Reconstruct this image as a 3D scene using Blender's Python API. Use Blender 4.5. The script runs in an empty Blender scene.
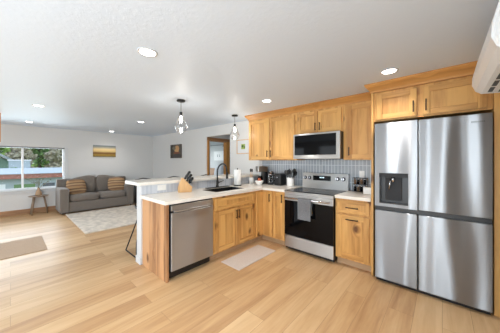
import bpy, bmesh, math, random
from mathutils import Vector, Matrix, Euler
random.seed(7)
sc = bpy.context.scene
COL = sc.collection
PI = math.pi

# ------------------------------------------------------------------ camera
cam_d = bpy.data.cameras.new('camera'); cam = bpy.data.objects.new('camera', cam_d); COL.objects.link(cam)
cam_d.sensor_width = 36.0
cam_d.lens = 214.7 / 500 * 36.0
cam_d.shift_y = -(166.5 - 161.24) / 500
cam.location = (0, 0, 1.366)
cam.rotation_euler = (PI / 2, 0, 0.7305)
cam_d.clip_start = 0.02
sc.camera = cam

# ------------------------------------------------------------------ world
w = bpy.data.worlds.new('world'); sc.world = w; w.use_nodes = True
nt = w.node_tree; nt.nodes.clear()
wo = nt.nodes.new('ShaderNodeOutputWorld'); bg = nt.nodes.new('ShaderNodeBackground')
tc = nt.nodes.new('ShaderNodeTexCoord'); sp = nt.nodes.new('ShaderNodeSeparateXYZ'); rp = nt.nodes.new('ShaderNodeValToRGB')
nt.links.new(tc.outputs['Generated'], sp.inputs[0]); nt.links.new(sp.outputs['Z'], rp.inputs[0])
rp.color_ramp.elements[0].position = 0.0; rp.color_ramp.elements[0].color = (0.84, 0.88, 0.92, 1)
rp.color_ramp.elements[1].position = 0.8; rp.color_ramp.elements[1].color = (0.55, 0.70, 0.95, 1)
nt.links.new(rp.outputs[0], bg.inputs['Color']); bg.inputs['Strength'].default_value = 1.9
nt.links.new(bg.outputs[0], wo.inputs['Surface'])

# ------------------------------------------------------------------ daylight through the windows and added unseen openings
def area(name, loc, rot, sx, sy, power, col=(1, 1, 1), spread=PI):
    l = bpy.data.lights.new(name, 'AREA'); l.shape = 'RECTANGLE'; l.size = sx; l.size_y = sy
    l.energy = power; l.color = col; l.spread = spread
    o = bpy.data.objects.new(name, l); COL.objects.link(o); o.location = loc; o.rotation_euler = rot
    return o
# front wall openings (behind the viewer), light pointing +Y into the room
DAY = (0.78, 0.91, 1.0)
area('daylight_front_slider', (-2.75, -3.32, 1.08), (PI / 2 + .2, 0, 0), 2.9, 2.0, 19, DAY)
area('daylight_sidelight', (-.47, -3.32, 1.08), (PI / 2 + .25, 0, 0), .86, 2.0, 40, DAY)
area('daylight_front_window', (-6.15, -3.32, 1.38), (PI / 2 + .25, 0, 0), 2.4, 1.3, 9, DAY)
# unseen glazed opening added in the right wall to brighten the kitchen, pointing -X
area('added_right_daylight', (.56, -1.65, 1.08), (PI / 2 + .25, 0, PI / 2), 2.1, 2.0, 88, DAY)
# living room window, pointing +X
area('daylight_living_window', (-8.16, -0.15, 1.19), (PI / 2 + .2, 0, -PI / 2), 2.25, 1.1, 38, DAY)
area('added_bedroom_light', (-8.16, 5.2, 1.3), (PI / 2, 0, -PI / 2), 1.2, 1.2, 9, (0.86, 0.95, 1.0))  # unseen source added to brighten the bedroom behind the doorway

sc.view_settings.view_transform = 'Standard'; sc.view_settings.look = 'None'
sc.view_settings.gamma = 1.0; sc.view_settings.use_curve_mapping = False
sc.view_settings.exposure = 0.54
sc.cycles.max_bounces = 10; sc.cycles.diffuse_bounces = 6; sc.cycles.glossy_bounces = 4
sc.cycles.transmission_bounces = 8; sc.cycles.caustics_reflective = False; sc.cycles.caustics_refractive = False

# ------------------------------------------------------------------ materials
def srgb(r, g, b):
    f = lambda c: (c / 255 / 12.92) if c / 255 <= .04045 else ((c / 255 + .055) / 1.055) ** 2.4
    return (f(r), f(g), f(b), 1)
def nmat(name):
    m = bpy.data.materials.new(name); m.use_nodes = True
    return m, m.node_tree, m.node_tree.nodes['Principled BSDF']
def L(t, a, b): t.links.new(a, b)
def node(t, kind, **k):
    n = t.nodes.new(kind)
    for a, v in k.items(): setattr(n, a, v)
    return n
def mathn(t, op, a, b=None, clamp=False):
    n = t.nodes.new('ShaderNodeMath'); n.operation = op; n.use_clamp = clamp
    for i, v in enumerate((a, b)):
        if v is None: continue
        if isinstance(v, (int, float)): n.inputs[i].default_value = v
        else: L(t, v, n.inputs[i])
    return n.outputs[0]
def plain(name, col, rough=.5, metal=0, var=.04, scale=30, bump=0.0, spec=.5, **kw):
    m, t, p = nmat(name)
    tcn = node(t, 'ShaderNodeTexCoord'); nz = node(t, 'ShaderNodeTexNoise')
    nz.inputs['Scale'].default_value = scale; nz.inputs['Detail'].default_value = 3
    L(t, tcn.outputs['Object'], nz.inputs['Vector'])
    r = node(t, 'ShaderNodeValToRGB')
    r.color_ramp.elements[0].position = .3; r.color_ramp.elements[1].position = .7
    r.color_ramp.elements[0].color = tuple(c * (1 - var) for c in col[:3]) + (1,)
    r.color_ramp.elements[1].color = tuple(min(1, c * (1 + var)) for c in col[:3]) + (1,)
    L(t, nz.outputs['Fac'], r.inputs[0]); L(t, r.outputs[0], p.inputs['Base Color'])
    p.inputs['Roughness'].default_value = rough; p.inputs['Metallic'].default_value = metal
    p.inputs['Specular IOR Level'].default_value = spec
    if bump:
        b = node(t, 'ShaderNodeBump'); b.inputs['Strength'].default_value = bump; b.inputs['Distance'].default_value = .01
        L(t, nz.outputs['Fac'], b.inputs['Height']); L(t, b.outputs[0], p.inputs['Normal'])
    for k, v in kw.items(): p.inputs[k].default_value = v
    return m
def emis(name, col, s):
    m, t, p = nmat(name); p.inputs['Base Color'].default_value = col
    p.inputs['Emission Color'].default_value = col; p.inputs['Emission Strength'].default_value = s
    return m

def wood(name, light, dark, knot, axis='z', rough=.42, board=.11, grain=1.0, knots=True, bvar=.22):
    m, t, p = nmat(name)
    tcn = node(t, 'ShaderNodeTexCoord'); oi = node(t, 'ShaderNodeObjectInfo')
    off = node(t, 'ShaderNodeVectorMath', operation='SCALE'); off.inputs['Scale'].default_value = 1.0
    cmb = node(t, 'ShaderNodeCombineXYZ')
    L(t, mathn(t, 'MULTIPLY', oi.outputs['Random'], 7.31), cmb.inputs[0])
    L(t, mathn(t, 'MULTIPLY', oi.outputs['Random'], 3.77), cmb.inputs[1])
    L(t, mathn(t, 'MULTIPLY', oi.outputs['Random'], 11.13), cmb.inputs[2])
    add = node(t, 'ShaderNodeVectorMath', operation='ADD')
    L(t, tcn.outputs['Object'], add.inputs[0]); L(t, cmb.outputs[0], add.inputs[1])
    sx = node(t, 'ShaderNodeSeparateXYZ'); L(t, add.outputs[0], sx.inputs[0])
    X, Y, Z = sx.outputs
    if axis == 'x': X, Z = Z, X
    if axis == 'y': Y, Z = Z, Y
    # knots
    kc = node(t, 'ShaderNodeCombineXYZ')
    L(t, mathn(t, 'MULTIPLY', X, 4.6), kc.inputs[0]); L(t, mathn(t, 'MULTIPLY', Y, 4.6), kc.inputs[1]); L(t, mathn(t, 'MULTIPLY', Z, 2.7), kc.inputs[2])
    vo = node(t, 'ShaderNodeTexVoronoi'); vo.inputs['Scale'].default_value = 1.0
    L(t, kc.outputs[0], vo.inputs['Vector'])
    dist = vo.outputs['Distance']
    halo = mathn(t, 'SUBTRACT', 1.0, mathn(t, 'MULTIPLY', dist, 3.2), True)
    # grain
    gc = node(t, 'ShaderNodeCombineXYZ')
    hx = mathn(t, 'ADD', mathn(t, 'MULTIPLY', X, 16 * grain), mathn(t, 'MULTIPLY', halo, 1.6))
    L(t, hx, gc.inputs[0]); L(t, mathn(t, 'MULTIPLY', Y, 16 * grain), gc.inputs[1]); L(t, mathn(t, 'MULTIPLY', Z, 1.3), gc.inputs[2])
    n1 = node(t, 'ShaderNodeTexNoise'); n1.inputs['Scale'].default_value = 1.0; n1.inputs['Detail'].default_value = 5; n1.inputs['Distortion'].default_value = .7
    L(t, gc.outputs[0], n1.inputs['Vector'])
    n2 = node(t, 'ShaderNodeTexNoise'); n2.inputs['Scale'].default_value = 7.0; n2.inputs['Detail'].default_value = 3
    L(t, gc.outputs[0], n2.inputs['Vector'])
    # board tone
    bx = mathn(t, 'FLOOR', mathn(t, 'DIVIDE', X, board)); by = mathn(t, 'FLOOR', mathn(t, 'DIVIDE', Y, .4))
    bc = node(t, 'ShaderNodeCombineXYZ'); L(t, bx, bc.inputs[0]); L(t, by, bc.inputs[1])
    wn = node(t, 'ShaderNodeTexWhiteNoise'); wn.noise_dimensions = '3D'; L(t, bc.outputs[0], wn.inputs['Vector'])
    f = mathn(t, 'ADD', mathn(t, 'MULTIPLY', n1.outputs['Fac'], 1.25), mathn(t, 'MULTIPLY', n2.outputs['Fac'], .25))
    f = mathn(t, 'SUBTRACT', f, .40)
    f = mathn(t, 'ADD', f, mathn(t, 'MULTIPLY', mathn(t, 'SUBTRACT', wn.outputs['Value'], .5), bvar * 2), True)
    r = node(t, 'ShaderNodeValToRGB'); r.color_ramp.elements[0].color = light; r.color_ramp.elements[1].color = dark
    r.color_ramp.elements[0].position = .15; r.color_ramp.elements[1].position = .95
    L(t, f, r.inputs[0])
    last = r.outputs[0]
    if knots:
        n3 = node(t, 'ShaderNodeTexNoise'); n3.inputs['Scale'].default_value = 3; L(t, kc.outputs[0], n3.inputs['Vector'])
        d2 = mathn(t, 'ADD', dist, mathn(t, 'MULTIPLY', mathn(t, 'SUBTRACT', n3.outputs['Fac'], .5), .12))
        kr = node(t, 'ShaderNodeValToRGB')
        kr.color_ramp.elements[0].position = .08; kr.color_ramp.elements[0].color = (1, 1, 1, 1)
        kr.color_ramp.elements[1].position = .20; kr.color_ramp.elements[1].color = (0, 0, 0, 1)
        L(t, d2, kr.inputs[0])
        mx = node(t, 'ShaderNodeMix', data_type='RGBA'); mx.inputs['Factor'].default_value = 0
        L(t, mathn(t, 'MULTIPLY', kr.outputs[0], .85), mx.inputs['Factor']); L(t, last, mx.inputs[6]); mx.inputs[7].default_value = knot
        last = mx.outputs[2]
    L(t, last, p.inputs['Base Color'])
    p.inputs['Roughness'].default_value = rough; p.inputs['Specular IOR Level'].default_value = .4
    b = node(t, 'ShaderNodeBump'); b.inputs['Strength'].default_value = .12; b.inputs['Distance'].default_value = .003
    L(t, n2.outputs['Fac'], b.inputs['Height']); L(t, b.outputs[0], p.inputs['Normal'])
    return m

ALD_L, ALD_D, KNOT = srgb(216, 166, 98), srgb(152, 96, 44), srgb(84, 44, 20)
M = {}
M['wood_v'] = wood('alder_upright', ALD_L, ALD_D, KNOT, 'z')
M['wood_h'] = wood('alder_level', ALD_L, ALD_D, KNOT, 'x', knots=False)
M['wood_hy'] = wood('alder_level_side', ALD_L, ALD_D, KNOT, 'y', knots=False)
M['wood_end'] = wood('alder_end_panel', srgb(200, 152, 108), srgb(112, 68, 40), srgb(90, 50, 26), 'z', board=.10, bvar=.4)
M['crown_wood'] = wood('crown_wood', srgb(200, 144, 78), srgb(140, 84, 36), KNOT, 'x', knots=False, bvar=.1)
M['trim_wood'] = wood('trim_wood', srgb(205, 152, 88), srgb(160, 102, 50), KNOT, 'z', knots=False, bvar=.1)
M['trim_wood_h'] = wood('trim_wood_level', srgb(172, 130, 92), srgb(118, 82, 54), KNOT, 'y', knots=False, bvar=.1)
M['pale_wood'] = wood('pale_wood', srgb(214, 170, 118), srgb(180, 130, 82), KNOT, 'z', knots=False, bvar=.05)
M['grey_wood'] = wood('grey_wood', srgb(146, 124, 102), srgb(104, 84, 66), KNOT, 'z', knots=False, bvar=.05)
M['toe'] = wood('toe_kick_wood', srgb(190, 158, 124), srgb(150, 118, 86), KNOT, 'x', knots=False, bvar=.1)
M['wall'] = plain('wall_paint', srgb(211, 210, 208), .85, var=.012, scale=60, bump=.05)
M['white'] = plain('white_paint', srgb(206, 207, 208), .5, var=.01)
M['black'] = plain('black_metal', srgb(26, 25, 25), .38, .3, var=.1)
M['bronze'] = plain('bronze_pull', srgb(62, 46, 34), .35, .7, var=.1)
M['blackp'] = plain('black_plastic', srgb(24, 24, 26), .35, var=.1)
M['glossblack'] = plain('black_glass', srgb(9, 9, 11), .06, var=.05, spec=.16)
M['quartz'] = plain('white_quartz', srgb(232, 226, 216), .22, var=.03, scale=14)
M['ceramic'] = plain('white_ceramic', srgb(236, 234, 230), .25, var=.01)
M['chrome'] = plain('chrome', srgb(205, 205, 208), .18, 1, var=.02)
M['plastic_white'] = plain('white_plastic', srgb(232, 234, 236), .35, var=.01)
M['paper'] = plain('paper', srgb(240, 240, 238), .9, var=.01, bump=.1)
M['dark_grey'] = plain('dark_grey_plastic', srgb(48, 48, 50), .5, var=.05, spec=.2)
M['greyframe'] = plain('grey_trim', srgb(112, 112, 112), .4, .4, var=.04)

def stainless(name, base, rough, wavescale=0.0, wave=0.0, axis='x'):
    m, t, p = nmat(name)
    tcn = node(t, 'ShaderNodeTexCoord')
    mp = node(t, 'ShaderNodeMapping'); mp.inputs['Scale'].default_value = (3, 3, 420)
    L(t, tcn.outputs['Object'], mp.inputs[0])
    nz = node(t, 'ShaderNodeTexNoise'); nz.inputs['Scale'].default_value = 1; nz.inputs['Detail'].default_value = 2
    L(t, mp.outputs[0], nz.inputs['Vector'])
    r = node(t, 'ShaderNodeValToRGB')
    r.color_ramp.elements[0].color = tuple(c * .93 for c in base[:3]) + (1,); r.color_ramp.elements[1].color = base
    L(t, nz.outputs['Fac'], r.inputs[0]); L(t, r.outputs[0], p.inputs['Base Color'])
    p.inputs['Metallic'].default_value = 1; p.inputs['Roughness'].default_value = rough
    if wave:
        mp2 = node(t, 'ShaderNodeMapping'); mp2.inputs['Scale'].default_value = (wavescale, 1, .55)
        L(t, tcn.outputs['Object'], mp2.inputs[0])
        n2 = node(t, 'ShaderNodeTexNoise'); n2.inputs['Scale'].default_value = 1; n2.inputs['Detail'].default_value = 0
        L(t, mp2.outputs[0], n2.inputs['Vector'])
        b = node(t, 'ShaderNodeBump'); b.inputs['Strength'].default_value = 1; b.inputs['Distance'].default_value = wave
        L(t, n2.outputs['Fac'], b.inputs['Height']); L(t, b.outputs[0], p.inputs['Normal'])
    tg = node(t, 'ShaderNodeCombineXYZ'); tg.inputs[2].default_value = 1.0
    p.inputs['Anisotropic'].default_value = .96
    L(t, tg.outputs[0], p.inputs['Tangent'])
    return m
M['steel'] = stainless('stainless_steel', srgb(198, 197, 195), .40)
M['steel_fridge'] = stainless('fridge_stainless', srgb(152, 153, 155), .36, 5.5, .042)
M['steel_dw'] = stainless('dishwasher_stainless', srgb(206, 208, 212), .42, 5.0, .014)

def floor_mat():
    m, t, p = nmat('oak_plank_floor')
    tcn = node(t, 'ShaderNodeTexCoord'); sx = node(t, 'ShaderNodeSeparateXYZ'); L(t, tcn.outputs['Object'], sx.inputs[0])
    cv = node(t, 'ShaderNodeCombineXYZ'); L(t, sx.outputs[1], cv.inputs[0]); L(t, sx.outputs[0], cv.inputs[1])
    br = node(t, 'ShaderNodeTexBrick'); br.offset = .37; br.offset_frequency = 2; br.squash = 1
    L(t, cv.outputs[0], br.inputs['Vector'])
    br.inputs['Scale'].default_value = 1; br.inputs['Brick Width'].default_value = 1.45; br.inputs['Row Height'].default_value = .19
    br.inputs['Mortar Size'].default_value = .0016; br.inputs['Mortar Smooth'].default_value = .3; br.inputs['Bias'].default_value = 0
    br.inputs['Color1'].default_value = (0, 0, 0, 1); br.inputs['Color2'].default_value = (1, 1, 1, 1); br.inputs['Mortar'].default_value = (.5, .5, .5, 1)
    tone = node(t, 'ShaderNodeSeparateColor'); L(t, br.outputs['Color'], tone.inputs[0])
    # per plank grain
    gc = node(t, 'ShaderNodeCombineXYZ')
    L(t, mathn(t, 'MULTIPLY', sx.outputs[0], 11), gc.inputs[0]); L(t, mathn(t, 'MULTIPLY', sx.outputs[1], .9), gc.inputs[1])
    L(t, mathn(t, 'MULTIPLY', tone.outputs[0], 37), gc.inputs[2])
    n1 = node(t, 'ShaderNodeTexNoise'); n1.inputs['Scale'].default_value = 1; n1.inputs['Detail'].default_value = 6; n1.inputs['Distortion'].default_value = 1.2
    L(t, gc.outputs[0], n1.inputs['Vector'])
    n2 = node(t, 'ShaderNodeTexNoise'); n2.inputs['Scale'].default_value = 6; n2.inputs['Detail'].default_value = 4
    L(t, gc.outputs[0], n2.inputs['Vector'])
    f = mathn(t, 'ADD', mathn(t, 'MULTIPLY', n1.outputs['Fac'], .9), mathn(t, 'MULTIPLY', n2.outputs['Fac'], .3))
    f = mathn(t, 'ADD', f, mathn(t, 'MULTIPLY', tone.outputs[0], .42)); f = mathn(t, 'SUBTRACT', f, .36, True)
    r = node(t, 'ShaderNodeValToRGB'); e = r.color_ramp.elements
    e[0].position = .1; e[0].color = srgb(214, 180, 136); e[1].position = .9; e[1].color = srgb(164, 122, 82)
    em = e.new(.5); em.color = srgb(196, 157, 113)
    L(t, f, r.inputs[0])
    mx = node(t, 'ShaderNodeMix', data_type='RGBA'); L(t, mathn(t, 'MULTIPLY', br.outputs['Fac'], .55), mx.inputs['Factor'])
    L(t, r.outputs[0], mx.inputs[6]); mx.inputs[7].default_value = srgb(120, 86, 56)
    L(t, mx.outputs[2], p.inputs['Base Color'])
    p.inputs['Roughness'].default_value = .38; p.inputs['Specular IOR Level'].default_value = .35
    b = node(t, 'ShaderNodeBump'); b.inputs['Strength'].default_value = .15; b.inputs['Distance'].default_value = .002
    L(t, n2.outputs['Fac'], b.inputs['Height']); L(t, b.outputs[0], p.inputs['Normal'])
    return m
M['floor'] = floor_mat()

def ceiling_mat():
    m, t, p = nmat('knockdown_ceiling')
    tcn = node(t, 'ShaderNodeTexCoord')
    nz = node(t, 'ShaderNodeTexNoise'); nz.inputs['Scale'].default_value = 30; nz.inputs['Detail'].default_value = 5
    L(t, tcn.outputs['Object'], nz.inputs['Vector'])
    r = node(t, 'ShaderNodeValToRGB'); r.color_ramp.elements[0].position = .45; r.color_ramp.elements[1].position = .58
    L(t, nz.outputs['Fac'], r.inputs[0])
    b = node(t, 'ShaderNodeBump'); b.inputs['Strength'].default_value = .12; b.inputs['Distance'].default_value = .003
    L(t, r.outputs[0], b.inputs['Height']); L(t, b.outputs[0], p.inputs['Normal'])
    p.inputs['Base Color'].default_value = srgb(216, 228, 242); p.inputs['Roughness'].default_value = .5
    p.inputs['Specular IOR Level'].default_value = .35
    return m
M['ceiling'] = ceiling_mat()

def tile_mat(name, u, a=srgb(146, 152, 158), b2=srgb(162, 167, 172), wd=.052):
    m, t, p = nmat(name)
    tcn = node(t, 'ShaderNodeTexCoord'); sx = node(t, 'ShaderNodeSeparateXYZ'); L(t, tcn.outputs['Object'], sx.inputs[0])
    cv = node(t, 'ShaderNodeCombineXYZ'); L(t, sx.outputs[u], cv.inputs[0]); L(t, sx.outputs[2], cv.inputs[1])
    br = node(t, 'ShaderNodeTexBrick'); br.offset = 0
    L(t, cv.outputs[0], br.inputs['Vector'])
    br.inputs['Scale'].default_value = 1; br.inputs['Brick Width'].default_value = wd; br.inputs['Row Height'].default_value = .26
    br.inputs['Mortar Size'].default_value = .004; br.inputs['Mortar Smooth'].default_value = .2
    br.inputs['Color1'].default_value = a; br.inputs['Color2'].default_value = b2
    br.inputs['Mortar'].default_value = srgb(212, 214, 218)
    L(t, br.outputs['Color'], p.inputs['Base Color'])
    p.inputs['Roughness'].default_value = .2
    b = node(t, 'ShaderNodeBump'); b.invert = True; b.inputs['Strength'].default_value = .5; b.inputs['Distance'].default_value = .003
    L(t, br.outputs['Fac'], b.inputs['Height']); L(t, b.outputs[0], p.inputs['Normal'])
    return m
M['tile_x'] = tile_mat('stacked_tile_wall', 0)
M['tile_y'] = tile_mat('stacked_tile_half_wall', 1, srgb(186, 191, 200), srgb(206, 210, 216), .05)
def fabric(name, c1, c2, scale=160, rough=.95, bump=.4):
    m, t, p = nmat(name)
    tcn = node(t, 'ShaderNodeTexCoord'); nz = node(t, 'ShaderNodeTexNoise'); nz.inputs['Scale'].default_value = scale; nz.inputs['Detail'].default_value = 4
    L(t, tcn.outputs['Object'], nz.inputs['Vector'])
    r = node(t, 'ShaderNodeValToRGB'); r.color_ramp.elements[0].position = .35; r.color_ramp.elements[1].position = .65
    r.color_ramp.elements[0].color = c1; r.color_ramp.elements[1].color = c2
    L(t, nz.outputs['Fac'], r.inputs[0]); L(t, r.outputs[0], p.inputs['Base Color'])
    p.inputs['Roughness'].default_value = rough; p.inputs['Sheen Weight'].default_value = .15
    b = node(t, 'ShaderNodeBump'); b.inputs['Strength'].default_value = bump; b.inputs['Distance'].default_value = .004
    L(t, nz.outputs['Fac'], b.inputs['Height']); L(t, b.outputs[0], p.inputs['Normal'])
    return m
M['sofa'] = fabric('sofa_fabric', srgb(104, 96, 89), srgb(126, 117, 108))
M['rug'] = fabric('rug_wool', srgb(182, 170, 156), srgb(216, 203, 186), 9)
M['mat_tan'] = fabric('tan_mat', srgb(168, 138, 108), srgb(184, 154, 122), 90)
M['mat_pink'] = fabric('beige_mat', srgb(196, 182, 170), srgb(208, 194, 182), 80)
M['towel'] = fabric('grey_towel', srgb(128, 128, 132), srgb(172, 172, 174), 220)
M['linen'] = fabric('white_linen', srgb(222, 222, 224), srgb(236, 236, 238), 60)
def striped(name, cols, scale, axis=2, noise=.15, off=0.0):
    m, t, p = nmat(name)
    tcn = node(t, 'ShaderNodeTexCoord'); sx = node(t, 'ShaderNodeSeparateXYZ'); L(t, tcn.outputs['Object'], sx.inputs[0])
    nz = node(t, 'ShaderNodeTexNoise'); nz.inputs['Scale'].default_value = 9; L(t, tcn.outputs['Object'], nz.inputs['Vector'])
    v = mathn(t, 'ADD', mathn(t, 'MULTIPLY', sx.outputs[axis], scale), mathn(t, 'MULTIPLY', nz.outputs['Fac'], noise))
    v = mathn(t, 'FRACT', mathn(t, 'ADD', v, off))
    r = node(t, 'ShaderNodeValToRGB'); r.color_ramp.interpolation = 'LINEAR'
    e = r.color_ramp.elements; n = len(cols)
    e[0].position = 0; e[0].color = cols[0]; e[1].position = 1; e[1].color = cols[-1]
    for i in range(1, n - 1):
        q = e.new(i / (n - 1)); q.color = cols[i]
    L(t, v, r.inputs[0]); L(t, r.outputs[0], p.inputs['Base Color']); p.inputs['Roughness'].default_value = .9
    return m
M['pillow'] = striped('striped_pillow', [srgb(160, 126, 92), srgb(118, 88, 66), srgb(186, 156, 118), srgb(98, 72, 56), srgb(170, 136, 98), srgb(160, 126, 92)], 6)
M['painting'] = striped('field_painting', [srgb(92, 78, 36), srgb(160, 130, 58), srgb(110, 72, 40), srgb(214, 184, 120), srgb(222, 196, 146), srgb(150, 150, 140), srgb(104, 116, 122)], .96 / .36, 2, .06, .47)

def glass_mat(name, rough=0.0, tint=(1, 1, 1, 1), ior=1.45):
    m, t, p = nmat(name)
    p.inputs['Base Color'].default_value = tint; p.inputs['Roughness'].default_value = rough
    p.inputs['Transmission Weight'].default_value = 1; p.inputs['IOR'].default_value = ior
    return m
def pane_mat(name='window_glass', ior=1.35):
    m, t, p = nmat(name)
    t.nodes.remove(p)
    out = t.nodes['Material Output']
    tr = node(t, 'ShaderNodeBsdfTransparent'); gl = node(t, 'ShaderNodeBsdfGlossy'); gl.inputs['Roughness'].default_value = .02
    fr = node(t, 'ShaderNodeFresnel'); fr.inputs['IOR'].default_value = ior
    mx = node(t, 'ShaderNodeMixShader'); L(t, fr.outputs[0], mx.inputs[0]); L(t, tr.outputs[0], mx.inputs[1]); L(t, gl.outputs[0], mx.inputs[2])
    L(t, mx.outputs[0], out.inputs['Surface'])
    return m
M['pane'] = pane_mat()
def shade_glass():
    m, t, p = nmat('clear_glass'); t.nodes.remove(p); out = t.nodes['Material Output']
    tr = node(t, 'ShaderNodeBsdfTransparent'); tr.inputs[0].default_value = (.97, .97, .97, 1)
    gl = node(t, 'ShaderNodeBsdfGlossy'); gl.inputs['Roughness'].default_value = .12
    lw = node(t, 'ShaderNodeLayerWeight'); lw.inputs[0].default_value = .4
    mx = node(t, 'ShaderNodeMixShader'); L(t, mathn(t, 'MULTIPLY', lw.outputs['Facing'], .8), mx.inputs[0]); L(t, tr.outputs[0], mx.inputs[1]); L(t, gl.outputs[0], mx.inputs[2])
    L(t, mx.outputs[0], out.inputs['Surface']); return m
M['glass'] = shade_glass()
M['lamp'] = emis('lamp_lens', (1, .96, .9, 1), 9.0)
M['bulb'] = emis('bulb_glow', (1, .93, .82, 1), 14.0)

# ------------------------------------------------------------------ mesh helpers
def bm_new(): return bmesh.new()
def box(bm, x0, x1, y0, y1, z0, z1, mi=0, bev=0.0, seg=2):
    r = bmesh.ops.create_cube(bm, size=1.0)
    vs = r['verts']
    for v in vs:
        v.co = Vector(((x0 + x1) / 2 + v.co.x * (x1 - x0), (y0 + y1) / 2 + v.co.y * (y1 - y0), (z0 + z1) / 2 + v.co.z * (z1 - z0)))
    fs = set(f for v in vs for f in v.link_faces)
    for f in fs: f.material_index = mi
    if bev:
        es = list(set(e for v in vs for e in v.link_edges))
        rr = bmesh.ops.bevel(bm, geom=es, offset=bev, segments=seg, affect='EDGES', profile=.5)
        for f in rr['faces']: f.material_index = mi
    return bm
def cyl(bm, a, b, r1, r2=None, n=16, mi=0, caps=True):
    a = Vector(a); b = Vector(b); r2 = r1 if r2 is None else r2
    d = (b - a); l = d.length; q = d.to_track_quat('Z', 'Y')
    m = Matrix.Translation((a + b) / 2) @ q.to_matrix().to_4x4()
    r = bmesh.ops.create_cone(bm, cap_ends=caps, segments=n, radius1=r1, radius2=r2, depth=l, matrix=m)
    for f in set(f for v in r['verts'] for f in v.link_faces):
        f.material_index = mi; f.smooth = len(f.verts) == 4
    return bm
def tube(bm, pts, r, n=10, mi=0, closed=False):
    pts = [Vector(p) for p in pts]; rings = []
    N = len(pts); up = None
    for i, p in enumerate(pts):
        if closed: d = pts[(i + 1) % N] - pts[i - 1]
        else: d = pts[min(i + 1, N - 1)] - pts[max(i - 1, 0)]
        d.normalize()
        if up is None:
            up = Vector((0, 0, 1)) if abs(d.z) < .9 else Vector((1, 0, 0))
        s = d.cross(up).normalized(); up = s.cross(d).normalized()
        rr = r[i] if isinstance(r, (list, tuple)) else r
        rings.append([bm.verts.new(p + (s * math.cos(2 * PI * k / n) + up * math.sin(2 * PI * k / n)) * rr) for k in range(n)])
    R = N if closed else N - 1
    for i in range(R):
        A, B = rings[i], rings[(i + 1) % N]
        for k in range(n):
            f = bm.faces.new((A[k], A[(k + 1) % n], B[(k + 1) % n], B[k])); f.smooth = True; f.material_index = mi
    if not closed:
        for rg, fl in ((rings[0], False), (rings[-1], True)):
            f = bm.faces.new(rg if fl else rg[::-1]); f.material_index = mi
    return bm
def lathe(bm, prof, c=(0, 0, 0), n=24, mi=0):
    c = Vector(c); rings = []
    for (r, z) in prof:
        if r <= 1e-5: rings.append([bm.verts.new(c + Vector((0, 0, z)))])
        else: rings.append([bm.verts.new(c + Vector((r * math.cos(2 * PI * k / n), r * math.sin(2 * PI * k / n), z))) for k in range(n)])
    for A, B in zip(rings, rings[1:]):
        for k in range(n):
            a0, a1 = A[k % len(A)], A[(k + 1) % len(A)]; b0, b1 = B[k % len(B)], B[(k + 1) % len(B)]
            vs = []
            for v in (a0, a1, b1, b0):
                if v not in vs: vs.append(v)
            if len(vs) > 2:
                f = bm.faces.new(vs); f.smooth = True; f.material_index = mi
    return bm
def prism(bm, poly, axis, a, b, mi=0):
    """poly: 2-D points; axis: 'x','y','z' extrusion axis; from a to b"""
    def P3(p, t):
        if axis == 'x': return Vector((t, p[0], p[1]))
        if axis == 'y': return Vector((p[0], t, p[1]))
        return Vector((p[0], p[1], t))
    A = [bm.verts.new(P3(p, a)) for p in poly]; B = [bm.verts.new(P3(p, b)) for p in poly]
    n = len(poly)
    fs = [bm.faces.new(A[::-1]), bm.faces.new(B)]
    for k in range(n): fs.append(bm.faces.new((A[k], A[(k + 1) % n], B[(k + 1) % n], B[k])))
    for f in fs: f.material_index = mi
    return bm
def cushion(bm, x0, x1, y0, y1, z0, z1, puff=.03, mi=0, n=8):
    """soft box"""
    r = bmesh.ops.create_cube(bm, size=2.0)
    es = list(set(e for v in r['verts'] for e in v.link_edges))
    bmesh.ops.subdivide_edges(bm, edges=es, cuts=n, use_grid_fill=True)
    cx, cy, cz = (x0 + x1) / 2, (y0 + y1) / 2, (z0 + z1) / 2
    hx, hy, hz = (x1 - x0) / 2, (y1 - y0) / 2, (z1 - z0) / 2
    vs = [v for v in bm.verts if v.is_valid and max(abs(abs(c) - 1) < 1e-4 for c in v.co) and not v.tag]
    for v in vs:
        a = v.co.copy()
        k = 3.2
        # superellipsoid-like rounding
        ln = (abs(a.x) ** k + abs(a.y) ** k + abs(a.z) ** k) ** (1 / k)
        s = a / ln
        q = a.lerp(s, .75)
        v.co = Vector((cx + q.x * hx * 1.05, cy + q.y * hy * 1.05, cz + q.z * hz * 1.05)); v.tag = True
        for f in v.link_faces: f.smooth = True; f.material_index = mi
    return bm

def obj(name, bm, mats, parent=None, loc=None, smooth=False, rot=None):
    bmesh.ops.recalc_face_normals(bm, faces=bm.faces)
    me = bpy.data.meshes.new(name); bm.to_mesh(me); bm.free()
    for m in (mats if isinstance(mats, (list, tuple)) else [mats]): me.materials.append(M[m] if isinstance(m, str) else m)
    o = bpy.data.objects.new(name, me); COL.objects.link(o)
    if parent: o.parent = parent
    if loc: o.location = loc
    if rot: o.rotation_euler = rot
    return o
def tag(o, label, cat, group=None, kind=None):
    o['label'] = label; o['category'] = cat
    if group: o['group'] = group
    if kind: o['kind'] = kind
    return o
def thing(name, label, cat, loc=(0, 0, 0), rz=0, group=None):
    o = bpy.data.objects.new(name, None); COL.objects.link(o); o.empty_display_size = .1
    o.location = loc; o.rotation_euler = (0, 0, rz)
    return tag(o, label, cat, group)
def struct(name, bm, m, loc=None):
    o = obj(name, bm, m, None, loc); o['kind'] = 'structure'; return o
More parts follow.
